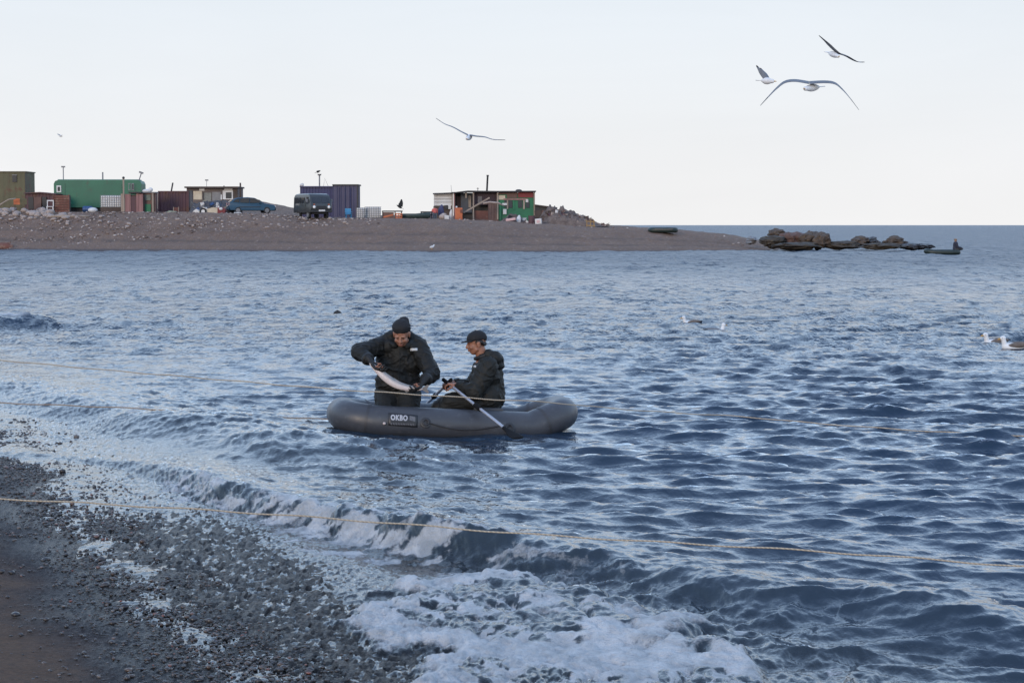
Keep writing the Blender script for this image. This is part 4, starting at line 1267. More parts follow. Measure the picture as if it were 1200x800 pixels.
# orange bin
s = Spot(537.5, 174.5)
o = empty('orange_bin', s.loc, R(6), 'tall orange plastic bin beside the white panelled wall', 'bin')
h = s.z(243.5)
MB().box((0, 0, h / 2), (s.x(542) - s.x(533.5), .6, h), bev=.05).build('body', M_orange, o)
MB().box((s.x(540.5), -.31, h * .72), (.22, .04, .3)).build('opening', M_rustred, o)
MB().ball((s.x(535), 0, h + .06), (.09, .09, .09)).build('knob', M_white, o, True)
# clothes and sacks by the white wall
s = Spot(510, 174.5)
def bag(px, pyt, w, m, label, cat='sack', Y=174.5, name='sack'):
    s = Spot(px, Y); h = s.z(pyt)
    b = MB(); b.ball((0, 0, h * .45), (w / 2, w * .4, h * .5)); b.ball((w * .08, 0, h * .8), (w * .3, w * .25, h * .25))
    o = b.build(name, m, None, True, loc=s.loc)
    return tag(o, label, cat)
M_coral = paint('coral_cloth', (.60, .13, .12), (.45, .10, .09), .8)
M_palepink = paint('pale_pink_cloth', (.62, .42, .42), (.5, .33, .33), .8)
s = Spot(509.5, 174.5)
p = empty('person', s.loc, R(-160), 'far person in a coral red jacket standing by the white panelled wall', 'person')
M_skin_far = paint('far_skin', (.30, .17, .12), None, .6)
m = MB(); m.cap((0, 0, 1.02), (0, 0, 1.06), .13, .12); m.cap((-.09, 0, .06), (-.10, 0, .42), .06, .075); m.cap((.09, 0, .06), (.10, 0, .42), .06, .075); m.cap((-.09, 0, .42), (0, 0, .72), .08, .12); m.cap((.09, 0, .42), (0, 0, .72), .08, .12); m.cap((0, 0, .7), (0, 0, .95), .13, .10); m.cap((0, 0, .95), (0, 0, 1.0), .06, .05)
o = m.build('body', M_skin_far, p); r_ = o.modifiers.new('skin', 'REMESH'); r_.mode = 'VOXEL'; r_.voxel_size = .02
m = MB(); m.cap((0, 0, .66), (0, 0, .86), .17, .17); m.cap((-.19, 0, .86), (-.24, -.05, .62), .07, .06); m.cap((.19, 0, .86), (.24, -.05, .62), .07, .06); m.cap((-.17, 0, .88), (.17, 0, .88), .08, .08)
o = m.build('jacket', M_coral, p); r_ = o.modifiers.new('skin', 'REMESH'); r_.mode = 'VOXEL'; r_.voxel_size = .02
m = MB(); m.cap((-.09, 0, .05), (-.10, 0, .42), .075, .09); m.cap((.09, 0, .05), (.10, 0, .42), .075, .09); m.cap((-.10, 0, .42), (-.02, 0, .68), .095, .14); m.cap((.10, 0, .42), (.02, 0, .68), .095, .14)
o = m.build('trousers', M_grey, p); r_ = o.modifiers.new('skin', 'REMESH'); r_.mode = 'VOXEL'; r_.voxel_size = .02
MB().ball((0, .02, 1.10), (.135, .14, .10)).build('cap', M_wooddark, p, True)
bag(505.8, 247, .34, M_palepink, 'pale pink sack left of the person in coral red')
bag(517, 240.5, .55, M_navy, 'dark navy bundle hung beside the small black hatch', 'bundle', 175.5, 'bundle')
bag(519.5, 250, .8, M_stone, 'pale grey heap of sacking in front of the white wall', 'sacking', 173.5, 'sacking')
bag(528.5, 246, .30, M_white, 'white canister between the wall hatch and the orange bin', 'canister', 174.8, 'canister')
s = Spot(523.5, 172.5)
o = MB().box((0, 0, .2), (.36, .3, .40), RZ(10), bev=.02).build('white_box', M_white, None, loc=s.loc); tag(o, 'small white box on the gravel below the white wall', 'box')
# oddments before the green cabin
bag(608, 252.5, .42, M_plast, 'white round buoy lying before the green cabin', 'buoy', 173.5, 'buoy')
s = Spot(598.5, 172.8)
o = MB().box((0, 0, .3), (.85, .35, .22), RY(-8), bev=.05).build('float_board', M_palepink, None, loc=s.loc); tag(o, 'pink and white foam board on the ground before the green cabin', 'board')
heap('scrap_heap', 584, 622, [(584, 261), (590, 256), (598, 251), (605, 252), (614, 256), (622, 261)], 174.2, 1.3, M_debris, 'dark low scrap heap along the foot of the green cabin', 'scrap heap', 15, .4, (M_white, M_wood, M_dark, M_maroon), 14)
s = Spot(623, 173)
o = empty('maroon_drum', s.loc, 0, 'dark maroon oil drum at the right corner of the green cabin', 'drum')
MB().tube([(0, 0, 0), (0, 0, .72)], .29, 16).build('body', M_maroon, o, True, auto=40)
for k in (.24, .48, .71): MB().tube([(0, 0, k - .015), (0, 0, k + .015)], .303, 16).build('hoop', M_maroon, o)
s = Spot(631, 172.5)
o = empty('white_crate', s.loc, R(-8), 'white and pink plastic crate right of the maroon drum', 'crate')
MB().box((0, 0, .27), (.55, .4, .46), RY(-5), bev=.03).build('body', M_white, o)
MB().box((0, -.21, .26), (.26, .02, .22), RY(-5)).build('label_panel', M_palepink, o)

# --- sloping dark shed and the long heap of wreckage
s = Spot(640, 178)
o = empty('sunken_shed', s.loc, 0, 'dark half collapsed shed with a sloping roof right of the green cabin', 'shed')
m = MB(); m.prism([(s.x(627), 0), (s.x(652), 0), (s.x(652), s.z(244)), (s.x(627), s.z(241))], 'y', 0, 2.2); m.build('wall', M_dark, o)
m = MB(); m.prism([(s.x(626.8), s.z(241)), (s.x(653), s.z(244.3)), (s.x(653), s.z(243)), (s.x(626.8), s.z(239.6))], 'y', -.3, 2.4); m.build('roof', M_wooddark, o)
for q, w_, mm in ((631, .6, M_wooddark), (638, .5, M_brick), (644, .35, M_maroon), (649, .4, M_debris)):
    MB().box((s.x(q), -.06, s.z(253)), (w_, .08, 1.0), RY(random.uniform(-8, 8))).build('board', mm, o)
heap('wreckage_heap', 632, 714, [(630, 257), (638, 249), (645, 242.5), (650, 243.5), (654, 247), (659, 244.5), (666, 248), (671, 247.8), (678, 252), (683, 251.5), (690, 256.5), (697, 259), (703, 262), (709, 265), (714, 268)], 174.6, 3.2, M_debriswood, 'long brown heap of driftwood, nets and wreckage sloping down the spit', 'debris heap', 23, .5, (M_wood, M_wooddark, M_debris, M_stone, M_brick, M_maroon, M_wooddark), 84)
s = Spot(652, 173.6)
o = MB().tube([(0, 0, 0), (.02, 0, .26)], .13, 12).build('white_can', M_white, None); o.location = (s.X, 173.2, PY(652, 249.5, 173.2).z); tag(o, 'white can caught high in the wreckage heap', 'can')
s = Spot(692, 172.4)
o = empty('broken_crate', s.loc, R(10), 'yellowish broken crate at the low end of the wreckage heap', 'crate')
M_ochre = paint('ochre_wood', (.34, .22, .09), (.24, .15, .07), .8)
for q in (-.33, 0, .3): MB().box((q, 0, .32), (.07, .08, .66), RY(random.uniform(-9, 9))).build('post', M_ochre, o)
for k in (.15, .5): MB().box((0, -.06, k), (.8, .05, .09), RY(4)).build('slat', M_ochre, o)

# --- driftwood log, rusty sheet, overturned boat
s = Spot(82, 173.5)
o = MB().tube([(s.x(60), 0, .17), (s.x(75), .05, .19), (s.x(104), 0, .17)], [.11, .12, .10], 9).build('driftwood_log', M_wood, None, True, loc=s.loc); tag(o, 'long straight pale driftwood log lying below the green wagon', 'log')
s = Spot(2, 166)
o = empty('rusty_hull', s.loc, 0, 'rusty red upturned hull half buried at the left edge of the spit', 'boat')
h_ = skiff('hull', 1.9, .8, .48, M_rustred, o); h_.rotation_euler = (R(180), 0, 0); h_.location = (0, 0, .50)
MB().box((0, 0, .50), (1.5, .06, .05)).build('keel', M_rustred, o)
s = Spot(777, 168.2, .02)
o = empty('beached_dinghy', s.loc, R(2), 'dark green inflatable dinghy pulled up on the bare end of the spit', 'boat')
M_dg = paint('dinghy_green', (.016, .030, .026), (.012, .020, .019), .5)
m = MB(); pts = []
for k in range(33):
    a_ = 2 * math.pi * k / 32
    cx, cy = math.cos(a_), math.sin(a_)
    pts.append((1.05 * math.copysign(abs(cx) ** .55, cx), .5 * math.copysign(abs(cy) ** .7, cy), .26))
m.tube(pts, .23, 10, cap=False); m.build('tube', M_dg, o, True)
MB().box((0, 0, .12), (1.9, .8, .06)).build('floor', M_dg, o)
MB().box((.1, 0, .42), (.3, .9, .04)).build('seat', M_wooddark, o)
MB().tube([(-.75, -.70, .34), (0, -.73, .31), (.75, -.70, .34)], .02, 6).build('grab_rope', M_wood, o)

# --- pale stones and rubble on the left half of the spit
stone_src = []
for i in range(6):
    vs, fs = stone_mesh(40 + i, 2)
    me = bpy.data.meshes.new('stone'); me.from_pydata([tuple(v) for v in vs], [], [tuple(f) for f in fs]); me.materials.append(M_stone)
    me.polygons.foreach_set('use_smooth', [True] * len(me.polygons)); stone_src.append(me)
def put_stone(px, py, w, me, label, group, m=None, name='stone', flat=.6):
    """stone seen at (px, py): find where the view ray meets the ground"""
    Y = 163.0
    for k in range(200):
        p = PY(px, py, Y)
        if p.z <= spit_z(p.x, Y): break
        Y += .15
    p = PY(px, py, Y)
    o = bpy.data.objects.new(name, me); COL.objects.link(o)
    o.location = (p.x, Y, spit_z(p.x, Y) + w * .12)
    o.rotation_euler = (random.uniform(-.3, .3), random.uniform(-.3, .3), random.uniform(0, 6.28))
    o.scale = (w / 2 * random.uniform(.9, 1.2), w / 2 * random.uniform(.7, 1.0), w / 2 * flat * random.uniform(.8, 1.2))
    tag(o, label, 'stone', group)
    return o
rs = random.Random(3)
for i in range(95):
    px = rs.uniform(-20, 90); py = 246 + abs(rs.gauss(0, 1)) * 6 + max(0, px - 40) * .12
    if py > 266: continue
    put_stone(px, py, rs.uniform(.25, .75) * (1.25 if py < 253 else .8), stone_src[i % 6], 'pale grey angular stone in the rubble below the olive hut', 'stones in the rubble on the left of the spit')
for i in range(70):
    px = rs.uniform(90, 420); py = rs.uniform(253, 268)
    put_stone(px, py, rs.uniform(.16, .42), stone_src[i % 6], 'small pale stone scattered on the brown gravel slope', 'pale stones scattered on the gravel slope')
pp = []
for i in range(1500):
    px = rs.uniform(-60, 440) if rs.random() < .92 else rs.uniform(400, 880); Y = rs.uniform(165, 176)
    x = PY(px, 264, Y).x
    pp.append((x, Y, spit_z(x, Y) + .02))
M_rub, nt, out = mat('rubble')
b = N(nt, 'ShaderNodeBsdfPrincipled'); b.inputs['Roughness'].default_value = .85
L(nt, ramp(nt, attr(nt, 'shade'), [(0, (.08, .06, .055)), (.4, (.19, .135, .115)), (.7, (.28, .22, .19)), (1, (.45, .40, .38))]), b.inputs['Base Color']); L(nt, b.outputs[0], out.inputs[0])
o = scatter_stones('spit_rubble', np.array(pp), np.array([rs.uniform(.03, .13) for _ in pp]), M_rub); tag(o, 'small rubble strewn over the gravel spit', kind='stuff')

# --- rocks at the tip of the spit
rock_src = []
def rock_mesh(seed, m):
    bm = bmesh.new(); bmesh.ops.create_icosphere(bm, subdivisions=4, radius=1)
    for v in bm.verts:
        p = v.co.copy(); o_ = Vector((seed * 5.1, seed * 2.3, seed))
        f = 1 + .40 * mnoise.noise(p * .9 + o_) + .30 * mnoise.noise(p * 2.1 + o_) + .22 * abs(mnoise.noise(p * 4 + o_)) + .10 * mnoise.noise(p * 9 + o_)
        v.co = p * f
    me = bpy.data.meshes.new('rock'); bm.to_mesh(me); bm.free(); me.materials.append(m)
    me.polygons.foreach_set('use_smooth', [True] * len(me.polygons)); me.set_sharp_from_angle(angle=R(35))
    return me
M_weedrock = paint('weedy_rock', (.058, .045, .033), (.030, .026, .023), .8, scale=1.8, bump=.8, bscale=7, rust=(.10, .075, .04), rust_amt=.2)
M_wetrock = paint('wet_black_rock', (.022, .022, .026), (.035, .032, .034), .5, scale=2, bump=.7, bscale=7)
rocks = [ # px, pytop, pybase, width px, Y, material, label
    (911, 268.2, 282, 19, 166, M_stoned, 'tan boulder propped at the left end of the rocky point'),
    (905, 277, 291, 26, 163, M_weedrock, 'low weedy rock under the propped tan boulder'),
    (930, 272, 290, 26, 164, paint('reddish_rock', (.13, .072, .058), (.07, .045, .04), .85, scale=1.6, bump=.8, bscale=7), 'reddish rounded rock right of the propped boulder'),
    (950, 271, 292, 26, 163, M_stoned, 'big reddish brown boulder in the middle of the rocky point'),
    (963, 273, 293, 19, 161, M_stoned, 'steep brown boulder at the right side of the big boulder'),
    (936, 284, 293, 52, 160, M_weedrock, 'long low weed covered ledge along the foot of the boulders'),
    (985, 283, 293, 42, 161, M_weedrock, 'flat weedy rock shelf between the boulder groups'),
    (1008, 277.5, 290, 17, 162, M_stoned, 'pointed grey brown rock left of the small dark rock'),
    (1023, 278.5, 291, 11, 162, M_wetrock, 'small dark pointed rock between two larger ones'),
    (1049, 277, 291, 25, 161, M_stoned, 'rounded brown boulder near the right end of the rocky point'),
    (1035, 285, 293, 44, 159, M_weedrock, 'low weedy ledge under the right hand boulders'),
    (1066, 285, 293, 30, 160, M_wetrock, 'long wet black rock awash just right of the last boulder'),
    (1082, 286, 293, 24, 161, M_wetrock, 'outermost wet black rock of the rocky point'),
    (881, 277.3, 287, 9, 166, M_grey, 'small grey rock standing alone where the gravel meets the rocky point'),
]
for i, (px, pt, pb_, wpx, Y, m, lab) in enumerate(rocks):
    o = bpy.data.objects.new('rock', rock_mesh(60 + i * 3, m)); COL.objects.link(o)
    t, b_ = PY(px, pt, Y), PY(px, pb_, Y)
    hz = (t.z - b_.z)
    o.scale = (wpx * Y / F / 2 * 1.02, max(1.0, wpx * Y / F * .36), hz * .45)
    o.location = (t.x, Y, t.z - hz * .45)
    o.rotation_euler = (0, 0, random.uniform(-.25, .25))
    tag(o, lab, 'rock')
# ------------------------------------------------------------------ inflatable boat
BX0, BY0 = PY(529, 300, 19.85).x, 19.85
boat = empty('inflatable_boat', (BX0, BY0, -.035), 0, 'grey inflatable rowing boat carrying two men off the beach', 'boat')
boat.rotation_euler = (R(-1.8), R(3.2), R(8.0))
RT, WC, LH, ZC = .158, .43, 1.095, .118
hyp, nt, out = mat('grey_pvc')
b = N(nt, 'ShaderNodeBsdfPrincipled')
v = objvec(nt)
c = mixc(nt, ramp(nt, tex_noise(nt, 5, 5, .6, v), [(.3, 0), (.7, 1)]), (.052, .055, .064), (.038, .040, .048))
v2 = objvec(nt, (.6, 3, 9)); c = mixc(nt, ramp(nt, tex_noise(nt, 6, 5, .7, v2), [(.55, 0), (.7, .45)]), c, (.034, .033, .034))
c = mixc(nt, ramp(nt, tex_noise(nt, 14, 5, .7, v), [(.56, 0), (.72, .6)]), c, (.085, .087, .092))
L(nt, c, b.inputs['Base Color'])
L(nt, ramp(nt, tex_noise(nt, 9, 4, .6, v), [(.3, .34), (.7, .52)]), b.inputs['Roughness'])
bp = N(nt, 'ShaderNodeBump'); bp.inputs['Strength'].default_value = .25; bp.inputs['Distance'].default_value = .01
L(nt, tex_noise(nt, 7, 4, .5, v), bp.inputs['Height']); L(nt, bp.outputs[0], b.inputs['Normal'])
L(nt, b.outputs[0], out.inputs[0])

def boat_path(t):
    """t 0..1 round the tube, starting at the middle of the near side and going to the bow (+x)"""
    a = 2 * math.pi * t - math.pi / 2
    c_, s_ = math.cos(a), math.sin(a)
    ex = .42 if c_ < 0 else .60
    x = LH * math.copysign(abs(c_) ** ex, c_)
    y = WC * math.copysign(abs(s_) ** (.42 if c_ < 0 else .62), s_)
    z = ZC
    if x > .74: z += .150 * ((x - .74) / (LH - .74)) ** .9
    if x < -.75: z += .035 * ((-x - .75) / (LH - .75)) ** 1.5
    return Vector((x, y, z))
NP = 120
pts = [boat_path(i / NP) for i in range(NP)]
# even spacing
ds = [0]
for i in range(NP): ds.append(ds[-1] + (pts[(i + 1) % NP] - pts[i]).length)
tot = ds[-1]
ev = []
for k in range(NP):
    d = tot * k / NP
    j = max(i for i in range(NP) if ds[i] <= d)
    f = (d - ds[j]) / (ds[j + 1] - ds[j])
    ev.append(pts[j].lerp(pts[(j + 1) % NP], f))
V, Fc = [], []
SEG = 22
for i in range(NP):
    tg = (ev[(i + 1) % NP] - ev[i - 1]).normalized()
    side = Vector((tg.y, -tg.x, 0)).normalized()
    up = side.cross(tg).normalized()
    if up.z < 0: up = -up
    for k in range(SEG):
        a = 2 * math.pi * k / SEG
        V.append(ev[i] + (side * math.cos(a) + up * math.sin(a)) * RT)
for i in range(NP):
    for k in range(SEG):
        a, b_ = i * SEG + k, i * SEG + (k + 1) % SEG
        c_, d_ = ((i + 1) % NP) * SEG + (k + 1) % SEG, ((i + 1) % NP) * SEG + k
        Fc.append((a, d_, c_, b_))
tube = mesh_obj('tube', V, Fc, hyp, boat)
bm = bmesh.new(); bm.from_mesh(tube.data); bmesh.ops.recalc_face_normals(bm, faces=bm.faces); bm.to_mesh(tube.data); bm.free()
M_seam = paint('pvc_seam', (.050, .050, .056), None, .5, scale=6)
def ring(t, name='seam', r=RT + .0035, w=.012):
    i = int(t * NP) % NP
    tg = (ev[(i + 1) % NP] - ev[i - 1]).normalized()
    m = MB(); m.tube([ev[i] - tg * w, ev[i] + tg * w], r, 26, cap=False)
    o = m.build(name, M_seam, tube, True); return o
for t in (.165, .335, .655, .845): ring(t)
# rubbing strake low on the outside of the tube
def offs(t, ang, r):
    i = int(round(t * NP)) % NP
    tg = (ev[(i + 1) % NP] - ev[i - 1]).normalized()
    side = Vector((tg.y, -tg.x, 0)).normalized(); up = side.cross(tg).normalized()
    if up.z < 0: up = -up
    return ev[i] + (side * math.cos(ang) + up * math.sin(ang)) * r
MB().box((-.02, 0, .072), (1.75, .62, .03), bev=.01).build('floor', M_dark, boat)
MB().box((.33, 0, .275), (.26, .74, .035), bev=.012).build('seat', paint('seat_board', (.05, .05, .055), None, .6), boat)

def wrap(u, v, off):
    r = RT + off; a = v / r + WRAP0
    zc = ZC
    return Vector((u, -WC - r * math.cos(a), zc + r * math.sin(a)))
WRAP0 = R(20)
def lx(px): return (px - 538) / 119.5
# maker's plate, letters and the rule below them
V, Fc = [], []
nu, nv = 12, 6
u0, u1 = lx(455.5), lx(489.5)
for j in range(nv):
    for i in range(nu): V.append(wrap(u0 + (u1 - u0) * i / (nu - 1), -.075 + .125 * j / (nv - 1) - .012 * i / (nu - 1), .002))
for j in range(nv - 1):
    for i in range(nu - 1):
        a = j * nu + i; Fc.append((a, a + 1, a + nu + 1, a + nu))
plate = mesh_obj('name_plate', V, Fc, paint('plate_black', (.024, .024, .028), None, .45), tube)
plate.data.flip_normals() if plate.data.polygons[0].normal.y > 0 else None
sol = plate.modifiers.new('t', 'SOLIDIFY'); sol.thickness = .002; sol.offset = 0
cu = bpy.data.curves.new('lettering', 'FONT'); cu.body = 'OKBO'; cu.size = .074; cu.offset = .0035; cu.space_character = 1.12; cu.resolution_u = 3
tmp = bpy.data.objects.new('lettering', cu); COL.objects.link(tmp)
dg = bpy.context.evaluated_depsgraph_get()
tm = bpy.data.meshes.new_from_object(tmp.evaluated_get(dg)); bpy.data.objects.remove(tmp)
bm = bmesh.new(); bm.from_mesh(tm)
bmesh.ops.subdivide_edges(bm, edges=[e for e in bm.edges if e.calc_length() > .02], cuts=1)
w_ = max(v.co.x for v in bm.verts)
for v in bm.verts:
    uu = u0 + .022 + v.co.x * (.165 / w_); vv = v.co.y - .022 - .006 * v.co.x
    v.co = wrap(uu, vv, .0052)
lm = bpy.data.meshes.new('lettering'); bm.to_mesh(lm); bm.free()
lm.materials.append(paint('plate_white', (.50, .50, .52), (.36, .36, .39), .5))
lo = bpy.data.objects.new('lettering', lm); COL.objects.link(lo); lo.parent = plate
M_plategrey = paint('plate_grey', (.13, .13, .14), (.08, .08, .09), .5, scale=60)
def strip(uA, uB, v0, v1, name, m):
    V = []; n = 8
    for j in (v0, v1):
        for i in range(n): V.append(wrap(uA + (uB - uA) * i / (n - 1), j - .012 * (i / (n - 1)) * 1.0, .0052))
    return mesh_obj(name, V, [(i, i + 1, n + i + 1, n + i) for i in range(n - 1)], m, plate)
strip(u0 + .205, u0 + .262, -.018, .028, 'number_patch', M_plategrey)
rr = random.Random(5); uu = u0 + .022
while uu < u0 + .262:
    w_ = rr.uniform(.010, .020); strip(uu, min(uu + w_, u0 + .264), -.062, -.046, 'small_print', M_plategrey); uu += w_ + .007
# round patches with eyelets and the grab rope
M_rub = paint('boat_rubber', (.020, .020, .022), (.030, .030, .032), .5)
def patch(px, vv, r=.052):
    u = lx(px)
    c = wrap(u, vv, .0); n = (wrap(u, vv, .05) - c).normalized()
    m = MB(); m.tube([c - n * .006, c + n * .006, c + n * .010], [r, r, r * .8], 20); o = m.build('rope_patch', M_rub, boat, True, auto=40)
    m = MB(); pr = []
    sd = Vector((1, 0, 0)); u2 = n.cross(sd)
    for k in range(17): pr.append(c + n * .014 + (sd * math.cos(k * math.pi / 8) + u2 * math.sin(k * math.pi / 8)) * r * .55)
    m.tube(pr, .009, 8, cap=False); m.build('eyelet', M_dark, o, True)
    return c + n * .018
pA = patch(499, -.035); pB = patch(597, -.052)
ZCsave = ZC
rp = []
for k in range(25):
    t = k / 24; u = pA.x + (pB.x - pA.x) * t
    rp.append(wrap(u, -.03 - .055 * math.sin(math.pi * min(1, t * 1.15)) - .012 * t, .012))
MB().tube(rp, .0075, 8).build('grab_rope', M_dark, boat, True)
c = wrap(lx(451), -.06, 0); n = (wrap(lx(451), -.06, .05) - c).normalized()
MB().tube([c, c + n * .012], [.016, .012], 12).build('valve', paint('valve_pale', (.55, .45, .42), None, .4), boat, True)
# rowlocks
for sy in (-1, 1):
    o = MB().tube([(.19, sy * WC, ZC + RT - .01), (.19, sy * WC, ZC + RT + .045)], [.045, .02], 12).build('rowlock', M_rub, boat, True)

# ------------------------------------------------------------------ oars
M_alu = paint('oar_aluminium', (.46, .46, .50), (.36, .36, .40), .35, .6)
M_blade = paint('oar_black', (.004, .004, .005), (.007, .007, .008), .85, spec=.2)
def oar(hand, tip, label, collar_t=.70, blade_l=.26, face=Vector((.40, -.65, 1))):
    root = empty('oar', hand, 0, label, 'oar', 'oars of the inflatable boat')
    d = (tip - hand); ln = d.length; d.normalize()
    o = MB().tube([-d * .10, d * (ln - blade_l + .03)], .0155, 12).build('shaft', M_alu, root, True, auto=50)
    MB().tube([-d * .14, -d * .02], .0195, 12).build('grip', M_blade, root, True, auto=50)
    MB().tube([d * (ln * collar_t - .05), d * (ln * collar_t + .05)], .026, 12).build('collar', M_blade, root, True, auto=50)
    w = d.cross(face).normalized(); nn = w.cross(d).normalized()
    prof = [(0, .020, .020), (.05, .024, .018), (.10, .045, .012), (.17, .070, .009), (.23, .078, .008), (blade_l, .062, .006)]
    V, Fc = [], []
    for (q, hw, th) in prof:
        p = d * (ln - blade_l + q)
        for k in range(10):
            a = 2 * math.pi * k / 10
            V.append(p + w * hw * math.cos(a) + nn * (th * math.sin(a) + .10 * hw * abs(math.cos(a))))
    for i in range(len(prof) - 1):
        for k in range(10): Fc.append((i * 10 + k, i * 10 + (k + 1) % 10, (i + 1) * 10 + (k + 1) % 10, (i + 1) * 10 + k))
    Fc.append(tuple(range(10))); Fc.append(tuple(reversed(range((len(prof) - 1) * 10, len(prof) * 10))))
    o = mesh_obj('blade', V, Fc, M_blade, root)
    bm = bmesh.new(); bm.from_mesh(o.data); bmesh.ops.recalc_face_normals(bm, faces=bm.faces); bm.to_mesh(o.data); bm.free()
    return root
HN = PY(527.5, 451, 19.74)     # near hand
HF = PY(524.5, 449, 19.92)     # far hand
oar(HN, PY(607, 514, 18.72), 'near oar with pale metal shaft, black blade dipping beside the boat', .42)
oar(HF, PY(490, 483, 21.05), 'far oar with dark collar, pointing away behind the boat', .42, face=Vector((0, 1, .5)))
# ------------------------------------------------------------------ people
def lathe_curve(pts, n):
    return pts
def skin_mat(name, col, col2):
    m, nt, out = mat(name)
    b = N(nt, 'ShaderNodeBsdfPrincipled')
    L(nt, mixc(nt, tex_noise(nt, 30, 4, .6), col, col2), b.inputs['Base Color'])
    b.inputs['Roughness'].default_value = .5
    b.inputs['Subsurface Weight'].default_value = .12
    b.inputs['Subsurface Radius'].default_value = (.012, .005, .003)
    L(nt, b.outputs[0], out.inputs[0]); return m
M_skin = skin_mat('skin', (.31, .140, .085), (.23, .100, .062))
def cloth_mat(name, c1, c2, rough=.75, sc=5):
    m, nt, out = mat(name)
    b = N(nt, 'ShaderNodeBsdfPrincipled'); v = objvec(nt)
    L(nt, mixc(nt, ramp(nt, tex_noise(nt, sc, 5, .6, v), [(.3, 0), (.7, 1)]), c1, c2), b.inputs['Base Color'])
    b.inputs['Roughness'].default_value = rough
    b.inputs['Specular IOR Level'].default_value = .38
    bp = N(nt, 'ShaderNodeBump'); bp.inputs['Strength'].default_value = .25; bp.inputs['Distance'].default_value = .006
    L(nt, tex_noise(nt, 45, 4, .6, v), bp.inputs['Height']); L(nt, bp.outputs[0], b.inputs['Normal'])
    L(nt, b.outputs[0], out.inputs[0]); return m
M_jack = cloth_mat('olive_black_jacket', (.0072, .0073, .0064), (.0056, .0057, .0051), .68)
M_jack2 = cloth_mat('olive_jacket', (.0100, .0102, .0084), (.0078, .0080, .0067), .68)
M_trous = cloth_mat('dark_trousers', (.006, .0065, .006), (.008, .008, .007), .7)
M_cap = cloth_mat('black_cap', (.008, .008, .010), (.012, .012, .014), .8, 20)
M_glove = cloth_mat('black_glove', (.009, .009, .010), (.014, .014, .014), .6, 20)
M_hair = paint('black_hair', (.008, .007, .007), (.012, .010, .010), .5, scale=40)
M_eye = paint('eye', (.012, .008, .006), None, .2)
M_lip = skin_mat('lip', (.26, .095, .075), (.22, .08, .065))

def finish(mb, name, m, root, voxel=None, smooth_it=0, wrinkle=0, wscale=9, seed=0, fade=None):
    """turn the collected world-space solids into one continuous surface under root"""
    o = mb.build(name, m, None, True)
    o.data.transform(Matrix.Translation(-Vector(root.location)))
    if voxel:
        md = o.modifiers.new('r', 'REMESH'); md.mode = 'VOXEL'; md.voxel_size = voxel; md.use_smooth_shade = True
        if smooth_it:
            sm = o.modifiers.new('s', 'SMOOTH'); sm.factor = .5; sm.iterations = smooth_it
        bpy.context.view_layer.update()
        dg = bpy.context.evaluated_depsgraph_get()
        me = bpy.data.meshes.new_from_object(o.evaluated_get(dg))
        o.modifiers.clear()
        old = o.data; o.data = me; bpy.data.meshes.remove(old)
        me.name = name
        if not me.materials: me.materials.append(m)
        if wrinkle:
            nv = len(me.vertices)
            co = np.empty(nv * 3, np.float32); me.vertices.foreach_get('co', co); co = co.reshape(-1, 3)
            no = np.empty(nv * 3, np.float32); me.vertex_normals.foreach_get('vector', no); no = no.reshape(-1, 3)
            q = co.astype(np.float64) * np.array([wscale, wscale, wscale * 1.7]) + np.array([seed, seed * 2.0, 0.0])
            wv = np.stack([vnoise3(q * .6, 1), vnoise3(q * .6, 2), vnoise3(q * .6, 3)], 1)
            r1 = 1 - np.abs(vnoise3(q + wv * .9, 4)) * 2.4
            r2 = 1 - np.abs(vnoise3(q * 2.1 + wv * 1.2, 5)) * 2.4
            off = ((np.maximum(0, r1) ** 2 - .3) * wrinkle + (np.maximum(0, r2) ** 2 - .3) * wrinkle * .45 + vnoise3(q * .5, 6) * wrinkle * .5).astype(np.float32)
            me.vertices.foreach_set('co', (co + no * off[:, None]).ravel()); me.update()
        me.polygons.foreach_set('use_smooth', [True] * len(me.polygons))
    o.parent = root
    return o

def frame(fwd, up):
    """matrix whose local -Y looks along fwd and local Z along up"""
    f = Vector(fwd).normalized(); u = Vector(up); u = (u - f * u.dot(f)).normalized()
    x = (-f).cross(u).normalized()
    return Matrix((( x.x, -f.x, u.x, 0), (x.y, -f.y, u.y, 0), (x.z, -f.z, u.z, 0), (0, 0, 0, 1)))

def add_head(mb, c, M, s=1.0):
    """c: middle of the head; local -Y is the face"""
    def T(x, y, z): return Vector(c) + (M @ Vector((x * s, y * s, z * s)))
    mb.ball(T(0, .012, .030), (.074 * s, .094 * s, .086 * s), M, 20, 14)          # cranium
    mb.ball(T(0, -.022, -.030), (.062 * s, .068 * s, .078 * s), M, 18, 12)        # face
    mb.ball(T(0, -.040, -.082), (.036 * s, .038 * s, .030 * s), M)                # chin
    for q in (-1, 1):
        mb.ball(T(q * .038, -.058, -.030), (.026 * s, .026 * s, .024 * s), M)     # cheek
        mb.cap(T(q * .050, -.010, -.060), T(q * .022, -.048, -.085), .020 * s, .018 * s, 10)   # jaw line
        mb.ball(T(q * .030, -.076, .024), (.030 * s, .014 * s, .010 * s), M)      # brow
        mb.ball(T(q * .076, .016, -.012), (.010 * s, .022 * s, .034 * s), M)      # ear
        mb.ball(T(q * .082, .022, .004), (.008 * s, .016 * s, .016 * s), M)
    mb.cap(T(0, -.084, .012), T(0, -.104, -.026), .010 * s, .015 * s, 10)         # nose
    for q in (-1, 1): mb.ball(T(q * .014, -.092, -.030), (.011 * s, .012 * s, .009 * s), M)
    mb.ball(T(0, -.086, -.056), (.024 * s, .012 * s, .008 * s), M)                # lips
    mb.ball(T(0, -.084, -.066), (.020 * s, .012 * s, .008 * s), M)
    return T

